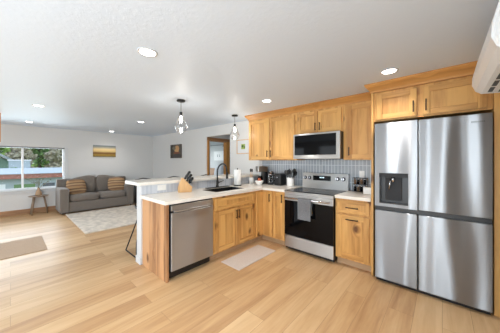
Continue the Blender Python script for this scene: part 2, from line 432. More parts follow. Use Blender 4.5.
def wallbox(bm, axis, pos, th, a0, a1, z0, z1, holes=()):
    """wall slab with rectangular holes. axis 'x': plane x=pos..pos+th, runs along y"""
    zs = sorted(set([z0, z1] + [h[2] for h in holes] + [h[3] for h in holes]))
    as_ = sorted(set([a0, a1] + [h[0] for h in holes] + [h[1] for h in holes]))
    for i in range(len(as_) - 1):
        for j in range(len(zs) - 1):
            am, zm = (as_[i] + as_[i + 1]) / 2, (zs[j] + zs[j + 1]) / 2
            if any(h[0] < am < h[1] and h[2] < zm < h[3] for h in holes): continue
            if axis == 'x': box(bm, pos, pos + th, as_[i], as_[i + 1], zs[j], zs[j + 1])
            else: box(bm, as_[i], as_[i + 1], pos, pos + th, zs[j], zs[j + 1])
    bmesh.ops.remove_doubles(bm, verts=bm.verts, dist=1e-5)
    return bm

# ------------------------------------------------------------------ the room
CH = 2.278
WY = 3.52          # kitchen wall plane
LX = -8.0          # living room wall plane
RX = 0.385         # right wall plane
FY = -3.2          # front wall plane (behind viewer)
struct('floor', box(bm_new(), -8.12, RX + .12, FY - .12, 7.0, -.12, 0), 'floor')
struct('ceiling', box(bm_new(), -8.12, RX + .12, FY - .12, 7.0, CH, CH + .1), 'ceiling')
struct('wall_left', wallbox(bm_new(), 'x', LX - .14, .14, FY - .12, 7.0, 0, CH, [(-1.30, 1.03, .64, 1.745), (4.55, 5.85, .7, 1.95)]), 'wall')  # second hole: unseen bedroom opening, added for its light
struct('wall_back', wallbox(bm_new(), 'y', WY, .12, LX, RX + .12, 0, CH, [(-4.722, -3.80, 0, 2.02)]), 'wall')
struct('wall_right', wallbox(bm_new(), 'x', RX, .12, FY, WY, 0, CH, [(-2.75, -.55, 0, 2.1)]), 'wall')
struct('wall_front', wallbox(bm_new(), 'y', FY - .12, .12, LX, RX + .12, 0, CH, [(-4.24, -1.26, .0, 2.1), (-.92, -.02, .0, 2.1), (-7.4, -4.9, .7, 2.05)]), 'wall')
# hall and bedroom behind the opening
struct('wall_hall', wallbox(bm_new(), 'x', -4.822, .10, WY + .12, 7.0, 0, CH, [(3.60, 4.22, 0, 1.93)]), 'wall')
struct('wall_hall_right', box(bm_new(), -3.76, -3.66, WY + .12, 7.0, 0, CH), 'wall')
struct('wall_far', box(bm_new(), LX, -3.66, 6.9, 7.0, 0, CH), 'wall')
struct('wall_bedroom', box(bm_new(), LX, -4.82, 6.05, 6.15, 0, CH), 'wall')
# door casing of the bedroom doorway
bm = bm_new()
for y0, y1 in ((3.535, 3.60), (4.22, 4.36)): box(bm, -4.7215, -4.70, y0, y1, 0, 1.93, 0, .003)
box(bm, -4.7215, -4.70, 3.535, 4.36, 1.93, 2.015, 1, .003)
box(bm, -4.82, -4.722, 3.60, 3.615, 0, 1.93); box(bm, -4.82, -4.722, 4.205, 4.22, 0, 1.93); box(bm, -4.82, -4.722, 3.60, 4.22, 1.915, 1.93, 1)
struct('door_1', bm, ['trim_wood', 'trim_wood_h'])
# half wall under the bar
struct('wall_peninsula', box(bm_new(), -3.10, -2.962, 1.15, WY, 0, 1.05), 'white')
struct('baseboard_peninsula', box(bm_new(), -3.112, -2.955, 1.138, 1.15, 0, .09, 0, .003), 'white')
# baseboards
bm = bm_new(); box(bm, LX, LX + .016, FY, WY, 0, .135, 0, .003); struct('baseboard_left', bm, 'trim_wood_h')
bm = bm_new(); box(bm, LX, -4.72, WY - .016, WY, 0, .135, 0, .003); box(bm, -3.78, -3.10, WY - .016, WY, 0, .135, 0, .003); struct('baseboard_back', bm, 'trim_wood_h')
# window of the living room
def window(name, y0, y1, z0, z1, mull):
    bm = bm_new()
    fx0, fx1 = LX - .11, LX - .05
    t = .035
    box(bm, fx0, fx1, y0, y0 + t, z0, z1); box(bm, fx0, fx1, y1 - t, y1, z0, z1)
    box(bm, fx0, fx1, y0, y1, z0, z0 + t); box(bm, fx0, fx1, y0, y1, z1 - t, z1)
    for m_ in mull: box(bm, fx0 - .005, fx1 + .005, m_ - .02, m_ + .02, z0, z1)
    o = struct(name, bm, 'plastic_white')
    g = obj('window_pane', box(bm_new(), LX - .085, LX - .081, y0 + .03, y1 - .03, z0 + .03, z1 - .03), 'pane', o)
    bm = bm_new()   # casing and stool
    c = .075
    box(bm, LX, LX + .018, y1, y1 + c, z0 - .02, z1 + .01, 0, .003); box(bm, LX, LX + .018, y0 - c, y0, z0 - .02, z1 + .01, 0, .003)
    box(bm, LX - .1, LX + .045, y0 - c, y1 + c, z0 - .03, z0, 0, .004); box(bm, LX, LX + .016, y0 - c, y1 + c, z0 - .10, z0 - .03, 0, .003)
    obj('window_casing', bm, 'white', o)
    bm = bm_new(); box(bm, LX - .04, LX - .005, y0 + .005, y1 - .005, z1 - .03, z1 - .002, 0, .004)
    obj('blind_headrail', bm, 'greyframe', o)
    return o
window('window_1', -1.30, 1.03, .64, 1.745, [.21])
# openings behind the viewer
bm = bm_new()
for x in (-4.24, -2.78, -1.32): box(bm, x, x + .06, FY - .09, FY - .03, 0, 2.1)
box(bm, -4.24, -1.26, FY - .09, FY - .03, 2.04, 2.1); box(bm, -4.24, -1.26, FY - .09, FY - .03, 0, .06)
struct('door_2', bm, 'plastic_white')
bm = bm_new()
for y in (-2.75, -1.68, -.61): box(bm, RX + .03, RX + .09, y, y + .06, 0, 2.1)
box(bm, RX + .03, RX + .09, -2.75, -.55, 2.04, 2.1); box(bm, RX + .03, RX + .09, -2.75, -.55, 0, .06)
struct('added_right_opening', bm, 'plastic_white')  # frame of the unseen right opening, added along with its light
bm = bm_new()
for x in (-7.4, -6.2, -4.96): box(bm, x, x + .06, FY - .09, FY - .03, .7, 2.05)
box(bm, -7.4, -4.9, FY - .09, FY - .03, 1.99, 2.05); box(bm, -7.4, -4.9, FY - .09, FY - .03, .7, .76)
struct('window_2', bm, 'plastic_white')
# wooden header trim at the left margin
bm = bm_new(); box(bm, -6.28, -6.20, -.28, -.121, 1.73, CH - .001, 0, .004)
struct('trim_1', bm, 'trim_wood')

# tile backsplashes
struct('trim_backsplash', box(bm_new(), -2.80, -.64, WY - .008, WY, .92, 1.83), 'tile_x')
struct('trim_bar_tile', box(bm_new(), -2.962, -2.952, 1.15, WY - .01, .92, 1.05), 'tile_y')

# ------------------------------------------------------------------ cabinets
def pull(parent, x, y, z, ln, vertical=True, mat='bronze', name='handle'):
    bm = bm_new(); r = .0055; st = .028
    if vertical:
        a, b = (x, y - st, z - ln / 2), (x, y - st, z + ln / 2)
        posts = [(x, z - ln / 2 + .015), (x, z + ln / 2 - .015)]
        box(bm, x - .006, x + .006, y - st - .005, y - st + .005, z - ln / 2, z + ln / 2, 0, .002)
    else:
        posts = [(x - ln / 2 + .015, z), (x + ln / 2 - .015, z)]
        box(bm, x - ln / 2, x + ln / 2, y - st - .005, y - st + .005, z - .006, z + .006, 0, .002)
    for px, pz in posts: cyl(bm, (px, y, pz), (px, y - st, pz), .005, n=8)
    return obj(name, bm, mat, parent)
def shaker(parent, x0, x1, z0, z1, name='door', st=.06, slab=False, y=0.0):
    """door front lying on plane y, sticking out 20 mm towards -y"""
    bm = bm_new(); T = .02
    g = .0015
    if slab:
        box(bm, x0, x1, y - T, y, z0, z1, 1, .003)
    else:
        box(bm, x0, x0 + st, y - T, y, z0, z1, 0, .002); box(bm, x1 - st, x1, y - T, y, z0, z1, 0, .002)
        box(bm, x0 + st, x1 - st, y - T, y, z1 - st, z1, 1, .002); box(bm, x0 + st, x1 - st, y - T, y, z0, z0 + st, 1, .002)
        box(bm, x0 + st, x1 - st, y - T + .011, y - .002, z0 + st, z1 - st, 0)
    return obj(name, bm, ['wood_v', 'wood_h'], parent)
def carcass(parent, w_, d, z0, z1, toe=True, top=None):
    bm = bm_new()
    box(bm, 0, w_, 0.0, .02, z0, z1, 0)                      # face frame
    box(bm, 0.001, w_ - .001, .02, d, z0, z1 if top is None else top, 0)
    o = obj('cabinet_body', bm, ['wood_v', 'wood_h'], parent)
    if toe: obj('toe_kick', box(bm_new(), 0, w_, .07, d - .02, 0, z0), 'toe', parent)
    return o
# --- peninsula: faces +X (rz=+90): local x -> +Y, local y -> -X
PX = -2.30; CT = .88
t = thing('base_cabinet', 'two door knotty wood cabinet under the sink', 'cabinet', (PX, 1.815, 0), PI / 2)
carcass(t, .885, .645, .10, CT, top=.70)
shaker(t, .035, .85, .70, .855, 'false_drawer_front', st=.045)
for a, b, hx in ((.035, .440, .415), (.445, .85, .470)):
    d_ = shaker(t, a, b, .125, .675); pull(d_, hx, -.02, .585, .13)
# corner lazy susan cabinet : L shaped
t = thing('corner_cabinet', 'inside corner knotty wood cabinet with folded door between sink and stove runs', 'cabinet', (PX, 2.70, 0), 0)
bm = bm_new(); prism(bm, [(0, 0), (0, .20), (.215, .20), (.215, .80), (-.64, .80), (-.64, 0)], 'z', .10, CT)
obj('cabinet_body', bm, ['wood_v', 'wood_h'], t)
bm = bm_new(); prism(bm, [(-.07, 0), (-.07, .27), (.215, .27), (.215, .79), (-.63, .79), (-.63, 0)], 'z', 0, .10)
obj('toe_kick', bm, 'toe', t)
bm = bm_new(); box(bm, 0, .02, .012, .178, .125, .855, 0, .002); 
obj('door', bm, ['wood_v'], t)
bm = bm_new()
box(bm, .022, .205, .18, .20, .125, .855, 0, .002)
dd = obj('door', bm, ['wood_v'], t)
pull(dd, .165, .18, .76, .13)
t = thing('narrow_cabinet', 'slim single door knotty wood cabinet just left of the stove', 'cabinet', (-2.083, 2.90, 0), 0)
carcass(t, .243, .60, .10, CT); d_ = shaker(t, .012, .230, .125, .855, slab=False, st=.05); pull(d_, .19, -.02, .77, .13)
t = thing('drawer_cabinet', 'knotty wood cabinet with one drawer and one door right of the stove', 'cabinet', (-1.062, 2.90, 0), 0)
carcass(t, .424, .60, .10, CT)
d_ = shaker(t, .025, .405, .70, .855, 'drawer', st=.035); pull(d_, .215, -.02, .775, .15, False)
d_ = shaker(t, .025, .405, .125, .675); pull(d_, .215, -.02, .625, .15, False)
# end panel of the peninsula
t = tag(obj('end_panel', box(bm_new(), -2.955, PX, 1.165, 1.195, 0, CT, 0, .002), 'wood_end'), 'tall brown knotty wood panel closing the peninsula end beside the dishwasher', 'panel')

def upper(x0, x1, z0, z1, yf, depth, doors, label, handle_z, name='wall_cabinet'):
    t = thing(name, label, 'cabinet', (x0, yf, 0), 0)
    bm = bm_new(); w_ = x1 - x0
    box(bm, 0, w_, 0, depth, z0, z1, 0, .001); obj('cabinet_body', bm, ['wood_v', 'wood_h'], t)
    for (a, b, hx) in doors:
        d_ = shaker(t, a, b, z0 + .018, z1 - .03, st=.058); pull(d_, hx, -.02, handle_z, .12)
    return t
UZ0, UZ1 = 1.385, 2.175
upper(-2.90, -1.815, UZ0, UZ1, 3.20, .315, [(.025, .525, .490), (.535, 1.055, .568)], 'large two door knotty wood wall cabinet hanging left of the microwave', UZ0 + .12)
upper(-1.813, -1.062, 1.80, UZ1, 3.20, .315, [(.02, .370, .338), (.378, .73, .410)], 'short two door knotty wood wall cabinet directly above the microwave', 1.905)
upper(-1.060, -.637, UZ0, UZ1, 3.20, .315, [(.06, .42, .085)], 'tall single door knotty wood wall cabinet between microwave and refrigerator', UZ0 + .12)
upper(-.608, .340, 1.835, UZ1, 2.90, .615, [(.03, .405, .378), (.455, .91, .483)], 'deep two door knotty wood cabinet above the refrigerator', 1.95)
tag(obj('tall_wood_panel', box(bm_new(), -.635, -.610, 2.88, WY - .002, 0, UZ1, 0, .002), 'wood_v'), 'full height wood panel between the drawer cabinet and the refrigerator', 'panel')
tag(obj('tall_wood_panel', box(bm_new(), .342, .383, 2.86, WY - .002, 0, UZ1, 0, .002), 'wood_v'), 'full height wood panel against the right wall beside the refrigerator', 'panel')
def crown(x0, x1, yf, label, left_return, yback):
    bm = bm_new()
    z0, z1 = UZ1 + .0005, CH - .001
    prof = [(yf - .004, z0), (yf - .012, z0 + .02), (yf - .030, z0 + .045), (yf - .055, z1 - .025), (yf - .06, z1 - .02), (yf - .06, z1), (yf + .05, z1), (yf + .05, z0)]
    prism(bm, prof, 'x', x0, x1)
    if left_return:
        pr = [(x0 + 2 * 0 - (yf - p[0]) if i < 6 else x0 + .03, p[1]) for i, p in enumerate(prof)]
        pr = [(x0 - .004, z0), (x0 - .012, z0 + .02), (x0 - .030, z0 + .045), (x0 - .055, z1 - .025), (x0 - .06, z1 - .02), (x0 - .06, z1), (x0 + .05, z1), (x0 + .05, z0)]
        prism(bm, pr, 'y', yf + .0, yback)
        # mitred corner
        A = [(yf - p[0]) for p in prof]
        n = 6
        ring0 = [bm.verts.new((x0, prof[i][0], prof[i][1])) for i in range(n)]
        ring1 = [bm.verts.new((pr[i][0], prof[i][0], prof[i][1])) for i in range(n)]
        ring2 = [bm.verts.new((pr[i][0], yf, prof[i][1])) for i in range(n)]
        for i in range(n - 1):
            bm.faces.new((ring0[i], ring0[i + 1], ring1[i + 1], ring1[i])); bm.faces.new((ring1[i], ring1[i + 1], ring2[i + 1], ring2[i]))
    o = obj('crown_moulding', bm, 'crown_wood'); return tag(o, label, 'moulding')
crown(-2.90, -.64, 3.20, 'long wooden crown moulding above the microwave wall cabinets', True, WY - .002)
crown(-.635, .383, 2.88, 'shorter wooden crown moulding above the refrigerator cabinet', True, 3.13)

# ------------------------------------------------------------------ worktops
bm = bm_new()
SX0, SX1, SY0, SY1 = -2.80, -2.43, 1.98, 2.62     # sink opening
prm = [(-2.268, 1.135, -2.268)]
# peninsula run
for (a, b, c, d) in ((-2.95, SX0, 1.135, WY - .01), (SX1, -2.27, 1.135, WY - .01), (SX0, SX1, 1.135, SY0), (SX0, SX1, SY1, WY - .01)):
    box(bm, a, b, c, d, CT, .92)
box(bm, -2.27, -1.838, 2.866, WY - .01, CT, .92)
bmesh.ops.remove_doubles(bm, verts=bm.verts, dist=1e-5)
tag(obj('worktop', bm, 'quartz'), 'long white L-shaped countertop holding the sink on the peninsula', 'countertop')
tag(obj('worktop', box(bm_new(), -1.064, -.637, 2.866, WY - .01, CT, .92, 0, .004), 'quartz'), 'short white countertop between stove and refrigerator', 'countertop')
bm = bm_new(); prism(bm, [(-2.89, 1.08), (-2.89, WY - .002), (-3.42, WY - .002), (-3.42, 1.16), (-3.40, 1.11), (-3.34, 1.08)], 'z', 1.0515, 1.09)
bmesh.ops.bevel(bm, geom=list(bm.edges), offset=.004, segments=2, affect='EDGES')
tag(obj('breakfast_bar', bm, 'quartz'), 'raised white breakfast bar top on the half wall', 'breakfast bar')

# ------------------------------------------------------------------ sink + faucet
t = thing('sink', 'black undermount sink set in the white peninsula countertop', 'sink', (-2.615, 2.30, .92))
bm = bm_new()
x0, x1, y0, y1 = SX0 + 2.615, SX1 + 2.615, SY0 - 2.30, SY1 - 2.30
z1 = -.004; zb = -.20; th = .006
box(bm, x0 + .001, x0 + .001 + th, y0 + .001, y1 - .001, zb, z1); box(bm, x1 - th - .001, x1 - .001, y0 + .001, y1 - .001, zb, z1)
box(bm, x0 + .001, x1 - .001, y0 + .001, y0 + th, zb, z1); box(bm, x0 + .001, x1 - .001, y1 - th, y1 - .001, zb, z1)
box(bm, x0 + .001, x1 - .001, y0 + .001, y1 - .001, zb - th, zb)
obj('basin', bm, 'blackp', t)
bm = bm_new(); cyl(bm, (0, 0, zb), (0, 0, zb + .004), .045, n=24); obj('drain', bm, 'chrome', t)
tag(obj('splash_mat', box(bm_new(), -2.885, -2.807, 2.12, 2.60, .9205, .932, 0, .005), 'blackp'), 'long flat black tray behind the sink around the faucet', 'tray')
t = thing('faucet', 'tall matte black gooseneck faucet behind the sink', 'faucet', (-2.838, 2.34, .9325))
bm = bm_new(); lathe(bm, [(0, 0), (.028, 0), (.028, .008), (.021, .03), (.021, .10), (.014, .115), (0, .115)]); obj('base', bm, 'black', t)
pts = [(0, 0, .10), (0, 0, .25)] + [(.115 - .115 * math.cos(a), .02 * math.sin(a), .275 + .115 * math.sin(a)) for a in [k * PI / 14 for k in range(0, 14)]] + [(.231, .01, .24)]
bm = bm_new(); tube(bm, pts, .0125, 12); obj('spout', bm, 'black', t)
bm = bm_new(); cyl(bm, (.231, .01, .25), (.235, .01, .15), .017, .020, 16); obj('spray_head', bm, 'black', t)
bm = bm_new(); tube(bm, [(0, .02, .07), (.02, .05, .085), (.05, .10, .105)], [.009, .008, .006], 8); obj('lever', bm, 'black', t)

# ------------------------------------------------------------------ dishwasher
t = thing('dishwasher', 'stainless steel dishwasher built into the peninsula end', 'dishwasher', (PX, 1.205, 0), PI / 2)
obj('tub', box(bm_new(), .0, .60, .0, .60, .10, .872), 'blackp', t)
obj('door', box(bm_new(), .005, .597, -.028, -.001, .115, .775, 0, .006), 'steel_dw', t)
bm = bm_new(); box(bm, .005, .597, -.028, -.001, .80, .862, 0, .005); obj('control_panel', bm, 'steel', t)
bm = bm_new(); box(bm, .008, .594, -.012, -.001, .776, .799); obj('pocket', bm, 'blackp', t)
bm = bm_new(); box(bm, .03, .572, -.052, -.036, .785, .805, 0, .007); box(bm, .03, .05, -.04, -.02, .785, .805); box(bm, .552, .572, -.04, -.02, .785, .805)
obj('handle', bm, 'steel', t)
obj('toe_kick', box(bm_new(), .005, .595, .045, .10, .012, .10, 0, .002), 'blackp', t)

# ------------------------------------------------------------------ range
SXL = -1.829
t = thing('stove', 'stainless steel electric range with black glass oven door', 'stove', (SXL, 2.85, 0))
W_ = .757
obj('body', box(bm_new(), .003, W_ - .003, .03, .66, .02, .893), 'blackp', t)
obj('drawer', box(bm_new(), .002, W_ - .002, .0, .029, .055, .232, 0, .005), 'steel', t)
bm = bm_new(); box(bm, .002, W_ - .002, -.002, .029, .240, .768, 1, .004); box(bm, .002, W_ - .002, -.006, .029, .769, .858, 0, .005)
d_ = obj('oven_door', bm, ['steel', 'glossblack'], t)
bm = bm_new(); tube(bm, [(.03, -.055, .815), (W_ - .03, -.055, .815)], .013, 12)
for x in (.05, W_ - .05): cyl(bm, (x, -.003, .815), (x, -.055, .815), .010, n=10)
obj('oven_handle', bm, 'chrome', d_)
bm = bm_new(); box(bm, .0, W_, -.004, .66, .8935, .905, 0, .003); box(bm, .02, W_ - .02, .03, .60, .905, .912, 1, .002)
for (bx, by, br) in ((.20, .17, .10), (.56, .17, .115), (.20, .44, .085), (.56, .44, .09)):
    pass
ck = obj('cooktop', bm, ['steel', 'glossblack'], t)
bm = bm_new(); box(bm, .0, W_, -.002, .029, .861, .892, 0, .004); obj('front_rail', bm, 'steel', t)
for (bx, by, br) in ((.20, .17, .10), (.56, .17, .115), (.20, .44, .085), (.56, .44, .09)):
    bm = bm_new(); tube(bm, [(bx + br * math.cos(a), by + br * math.sin(a), .9125) for a in [k * PI / 16 for k in range(32)]], .0012, 4, closed=True)
    obj('burner_ring', bm, 'greyframe', t)
bm = bm_new(); prism(bm, [(.575, .905), (.60, 1.165), (.665, 1.165), (.665, .905)], 'x', .0, W_)
bmesh.ops.bevel(bm, geom=list(bm.edges), offset=.004, segments=2, affect='EDGES')
bgd = obj('backguard', bm, 'steel', t)
def face(u, z): return (u, .575 + (z - .905) * .025 / .26, z)
bm = bm_new(); box(bm, .19, .49, .585, .60, 1.045, 1.125, 0, .003); ob = obj('display', bm, 'glossblack', bgd)
M['digits'] = emis('clock_digits', (.65, .85, .95, 1), 1.2)
bm = bm_new()
for k, dx in enumerate((0, .018, .042, .060)): box(bm, .312 + dx, .322 + dx, .583, .586, 1.088, 1.106)
obj('clock_digits', bm, 'digits', bgd)
for kx in (.045, .125, .600, .690):
    bm = bm_new(); cyl(bm, (kx, .600, 1.085), (kx, .583, 1.086), .031, .031, 20, 1); cyl(bm, (kx, .583, 1.085), (kx, .555, 1.088), .023, .020, 20); box(bm, kx - .004, kx + .004, .545, .556, 1.068, 1.106, 1)
    obj('knob', bm, ['chrome', 'blackp'], bgd)
# towel over the handle
bm = bm_new()
def sheet(bm, x0, x1, path, th=.006, nx=14, ripple=.004):
    P_ = [Vector(p) for p in path]; g = []
    for i in range(nx + 1):
        x = x0 + (x1 - x0) * i / nx; row = []
        for j, p in enumerate(P_):
            row.append(bm.verts.new((x, p.x + ripple * math.sin(i * 1.3) * min(1, abs(j - 4) / 4), p.y)))
        g.append(row)
    for i in range(nx):
        for j in range(len(P_) - 1):
            f = bm.faces.new((g[i][j], g[i + 1][j], g[i + 1][j + 1], g[i][j + 1])); f.smooth = True
    bmesh.ops.solidify(bm, geom=list(bm.faces), thickness=th)
path = [(-.030, .60), (-.030, .70), (-.030, .80), (-.036, .828), (-.055, .838), (-.074, .828), (-.079, .80), (-.079, .68), (-.080, .53)]
sheet(bm, 0, .20, [(p[0], p[1]) for p in path])
tag(obj('dish_towel', bm, 'towel', None, (SXL + .27, 2.85, 0)), 'grey kitchen towel hanging over the oven handle', 'towel')

# ------------------------------------------------------------------ microwave
t = thing('microwave', 'stainless over-the-range microwave with black glass door', 'microwave', (-1.808, 3.10, 0))
W_ = .742
obj('body', box(bm_new(), .0, W_, .0, .40, 1.402, 1.796, 0, .003), 'blackp', t)
bm = bm_new(); y0, y1 = -.022, -.001
box(bm, .0, W_, y0, y1, 1.772, 1.796, 0, .003); box(bm, .0, W_, y0, y1, 1.402, 1.462, 0, .003)
box(bm, .0, .022, y0, y1, 1.462, 1.772, 0); box(bm, W_ - .055, W_, y0, y1, 1.462, 1.772, 0)
d_ = obj('door', bm, 'steel', t)
obj('window', box(bm_new(), .0225, W_ - .0555, y0 + .003, y1, 1.4625, 1.7715, 0), 'glossblack', d_)
obj('vent_grille', box(bm_new(), .10, W_ - .1, .06, .30, 1.396, 1.4015), 'greyframe', t)

# ------------------------------------------------------------------ refrigerator
t = thing('refrigerator', 'large four door stainless steel refrigerator with water dispenser', 'refrigerator', (-.579, 2.79, 0))
W_ = .908; SPL = .392
obj('body', box(bm_new(), .006, W_ - .006, .075, .71, .045, 1.775), 'greyframe', t)
def fdoor(x0, x1, z0, z1, hole=None, nm='door'):
    bm = bm_new()
    if hole:
        hx0, hx1, hz0, hz1 = hole
        for (a, b, c, d) in ((x0, hx0, z0, z1), (hx1, x1, z0, z1), (hx0, hx1, z0, hz0), (hx0, hx1, hz1, z1)): box(bm, a, b, 0, .068, c, d)
        box(bm, hx0, hx1, .05, .068, hz0, hz1)
        bmesh.ops.remove_doubles(bm, verts=bm.verts, dist=1e-5)
    else: box(bm, x0, x1, 0, .068, z0, z1, 0, .007, 3)
    return obj(nm, bm, 'steel_fridge', t)
HO = (.045, .312, .895, 1.235)
d1 = fdoor(.002, SPL - .004, .862, 1.792, HO, 'upper_door'); d2 = fdoor(SPL + .004, W_ - .002, .862, 1.792, None, 'upper_door')
fdoor(.002, SPL - .004, .045, .815, None, 'lower_door'); fdoor(SPL + .004, W_ - .002, .045, .815, None, 'lower_door')
obj('handle_recess', box(bm_new(), .004, W_ - .004, .022, .068, .8155, .8615), 'blackp', t)
obj('base_grille', box(bm_new(), .01, W_ - .01, .04, .074, .006, .044), 'blackp', t)
bm = bm_new(); x0, x1, z0, z1 = HO
box(bm, x0 + .001, x1 - .001, .040, .049, z0 + .001, z1 - .001, 0)
for (a, b) in ((x0 + .001, x0 + .012), (x1 - .012, x1 - .001)): box(bm, a, b, -.003, .04, z0 + .001, z1 - .001, 0)
box(bm, x0 + .001, x1 - .001, -.003, .04, z0 + .001, z0 + .012, 0)
box(bm, x0 + .001, x1 - .001, -.004, .04, z1 - .045, z1 - .001, 1)
dp = obj('dispenser', bm, ['blackp', 'dark_grey'], d1)
bm = bm_new(); box(bm, .10, .255, .028, .040, z0 + .04, z1 - .05, 0, .004); obj('paddle', bm, 'dark_grey', dp)
M['steam'] = M['chrome']
bm = bm_new(); cyl(bm, (.175, .018, z1 - .045), (.175, .018, z1 - .10), .018, .012, 14); tube(bm, [(.15, .02, z1 - .07), (.145, .012, z1 - .12), (.138, .016, z1 - .19)], [.008, .008, .004], 8)
obj('spout', bm, 'chrome', dp)
bm = bm_new()
for k in range(7): box(bm, .775 + k * .0125, .783 + k * .0125, -.0012, 0.0004, 1.714, 1.726)
obj('nameplate', bm, 'greyframe', d2)
for x in (.05, W_ - .05):
    bm = bm_new(); cyl(bm, (x, .12, 0), (x, .12, .046), .018, n=12); obj('foot', bm, 'blackp', t)

# ------------------------------------------------------------------ things on the counters
Z0 = .9205
t = thing('knife_block', 'pale wooden block full of black-handled knives on the peninsula', 'knife block', (-2.79, 1.71, Z0), -.45)
prof = [(-.08, 0), (.055, 0), (.055, .055), (-.01, .165), (-.08, .105)]
bm = bm_new(); prism(bm, [(p[1 - 1] if False else p[0], p[1]) for p in [(-.09, 0), (.06, 0), (.07, .06), (.03, .10), (-.03, .165), (-.05, .165), (-.09, .06)]], 'y', -.05, .05)
# rotate profile so the slotted face looks toward +Y end
bmesh.ops.rotate(bm, verts=bm.verts, cent=(0, 0, 0), matrix=Matrix.Rotation(PI / 2, 3, 'Z'))
bmesh.ops.bevel(bm, geom=list(bm.edges), offset=.003, segments=1, affect='EDGES')
bmesh.ops.scale(bm, vec=(1.22, 1.22, 1.22), verts=bm.verts)
blk = obj('block', bm, 'pale_wood', t)
dirv = Vector((0, .55, .83)).normalized()
for row, (yy, zz, ln) in enumerate(((-.015, .150, .11), (.012, .125, .10), (.038, .100, .085))):
    for i in range(3):
        bx = -.032 + .032 * i
        b0 = Vector((bx, yy, zz)); e = b0 + dirv * (ln + random.uniform(-.012, .012))
        bm = bm_new(); cyl(bm, b0, b0 + dirv * .015, .006, n=8)
        tube(bm, [b0 + dirv * .012, b0.lerp(e, .35), b0.lerp(e, .7), e], [.011, .014, .011, .014], 8)
        o = obj('knife', bm, 'blackp', None, None)
        o.matrix_world = Matrix.Translation((-2.79, 1.71, Z0)) @ Matrix.Rotation(-.45, 4, 'Z') @ Matrix.Scale(1.22, 4)
        rowname = ('top', 'middle', 'bottom')[row]; colname = ('nearest the bar', 'in the centre', 'nearest the worktop edge')[i]
        tag(o, f'black-handled knife in the wooden block, {rowname} row, {colname}', 'knife', 'knives in the wooden block')
# outlet plates
def outlet(loc, rz, label, horiz=False):
    t = thing('outlet_plate', label, 'outlet', loc, rz)
    w_, h_ = (.125, .078) if horiz else (.07, .115)
    obj('plate', box(bm_new(), -w_ / 2, w_ / 2, -.006, 0, -h_ / 2, h_ / 2, 0, .002), 'ceramic', t)
    for s in (-1, 1):
        bm = bm_new()
        if horiz: box(bm, s * .024 - .015, s * .024 + .015, -.0085, -.006, -.017, .017, 0, .001)
        else: box(bm, -.017, .017, -.0085, -.006, s * .024 - .015, s * .024 + .015, 0, .001)
        obj('socket', bm, 'ceramic', t)
outlet((-2.952, 1.425, .995), PI / 2, 'white double outlet on the tiled bar front beside the knife block', True)
outlet((-.895, WY - .008, 1.165), 0, 'white outlet on the grey tile above the glass spice rack')
# paper towel roll
t = thing('paper_towel_roll', 'upright white paper towel roll on its stand between sink and corner', 'paper towel', (-2.80, 2.78, Z0))
bm = bm_new(); lathe(bm, [(0, 0), (.075, 0), (.075, .010), (.01, .014), (.008, .32), (.0, .325)]); obj('holder', bm, 'black', t)
bm = bm_new(); lathe(bm, [(.02, .015), (.062, .015), (.062, .29), (.02, .29)], n=32); obj('paper_roll', bm, 'paper', t)
# knife magnet / utensil pair leaning in corner
t = thing('utensil_holder', 'small white holder with black-ended tools standing in the far corner', 'utensil holder', (-2.83, 3.20, Z0))
bm = bm_new(); lathe(bm, [(0, 0), (.045, 0), (.05, .12), (.044, .12), (.04, .01), (0, .01)]); obj('holder', bm, 'ceramic', t)
for (dx, h_) in ((-.02, .30), (.02, .295)):
    bm = bm_new(); tube(bm, [(dx * .5, 0, .01), (dx, 0, h_ - .07)], .005, 8); obj('tool_handle', bm, 'pale_wood', t)
    bm = bm_new(); lathe(bm, [(0, h_ - .07), (.013, h_ - .06), (.016, h_ - .02), (.008, h_), (0, h_)], (dx, 0, 0), 12); obj('tool_head', bm, 'blackp', t)
# coffee maker
t = thing('coffee_maker', 'black and silver coffee maker in the counter corner', 'coffee maker', (-2.70, 3.36, Z0), -.5)
bm = bm_new(); box(bm, -.08, .08, -.10, .10, 0, .03, 0, .006); box(bm, -.08, .08, .02, .10, .03, .24, 0, .006); obj('body', bm, 'blackp', t)
obj('brew_head', box(bm_new(), -.082, .082, -.10, .10, .235, .345, 0, .01), 'steel', t)
bm = bm_new(); lathe(bm, [(0, 0), (.05, 0), (.058, .05), (.045, .11), (.035, .12), (0, .12)], (0, -.035, .033)); obj('carafe', bm, 'glossblack', t)
# bowl with orange fruit
t = tag(obj('fruit_bowl', lathe(bm_new(), [(0, 0), (.04, 0), (.045, .008), (.075, .06), (.082, .085), (.076, .085), (.066, .055), (.035, .012), (0, .012)], n=28), 'ceramic', None, (-2.56, 3.12, Z0)), 'white footed bowl of orange fruit in the counter corner', 'bowl')
M['orange'] = plain('orange_skin', srgb(206, 104, 62), .5, var=.15, scale=20, bump=.2)
M['red'] = plain('red_skin', srgb(176, 66, 48), .45, var=.15, scale=20)
wh = ['at the left', 'at the right', 'at the back', 'at the front', 'on top']
for i, (dx, dy, dz) in enumerate(((-.032, -.006, .062), (.034, .004, .062), (0, .036, .064), (.002, -.036, .064), (.0, .0, .104))):
    bm = bm_new(); lathe(bm, [(0, -.028), (.014, -.025), (.026, -.01), (.028, .003), (.022, .018), (.010, .026), (.003, .023), (0, .022)], n=16)
    o = obj('orange_fruit', bm, 'orange' if i % 2 == 0 else 'red', None, (-2.56 + dx, 3.12 + dy, Z0 + dz))
    tag(o, f'small {"orange" if i % 2 == 0 else "red"} fruit {wh[i]} of the white bowl', 'fruit', 'fruit in the white bowl')
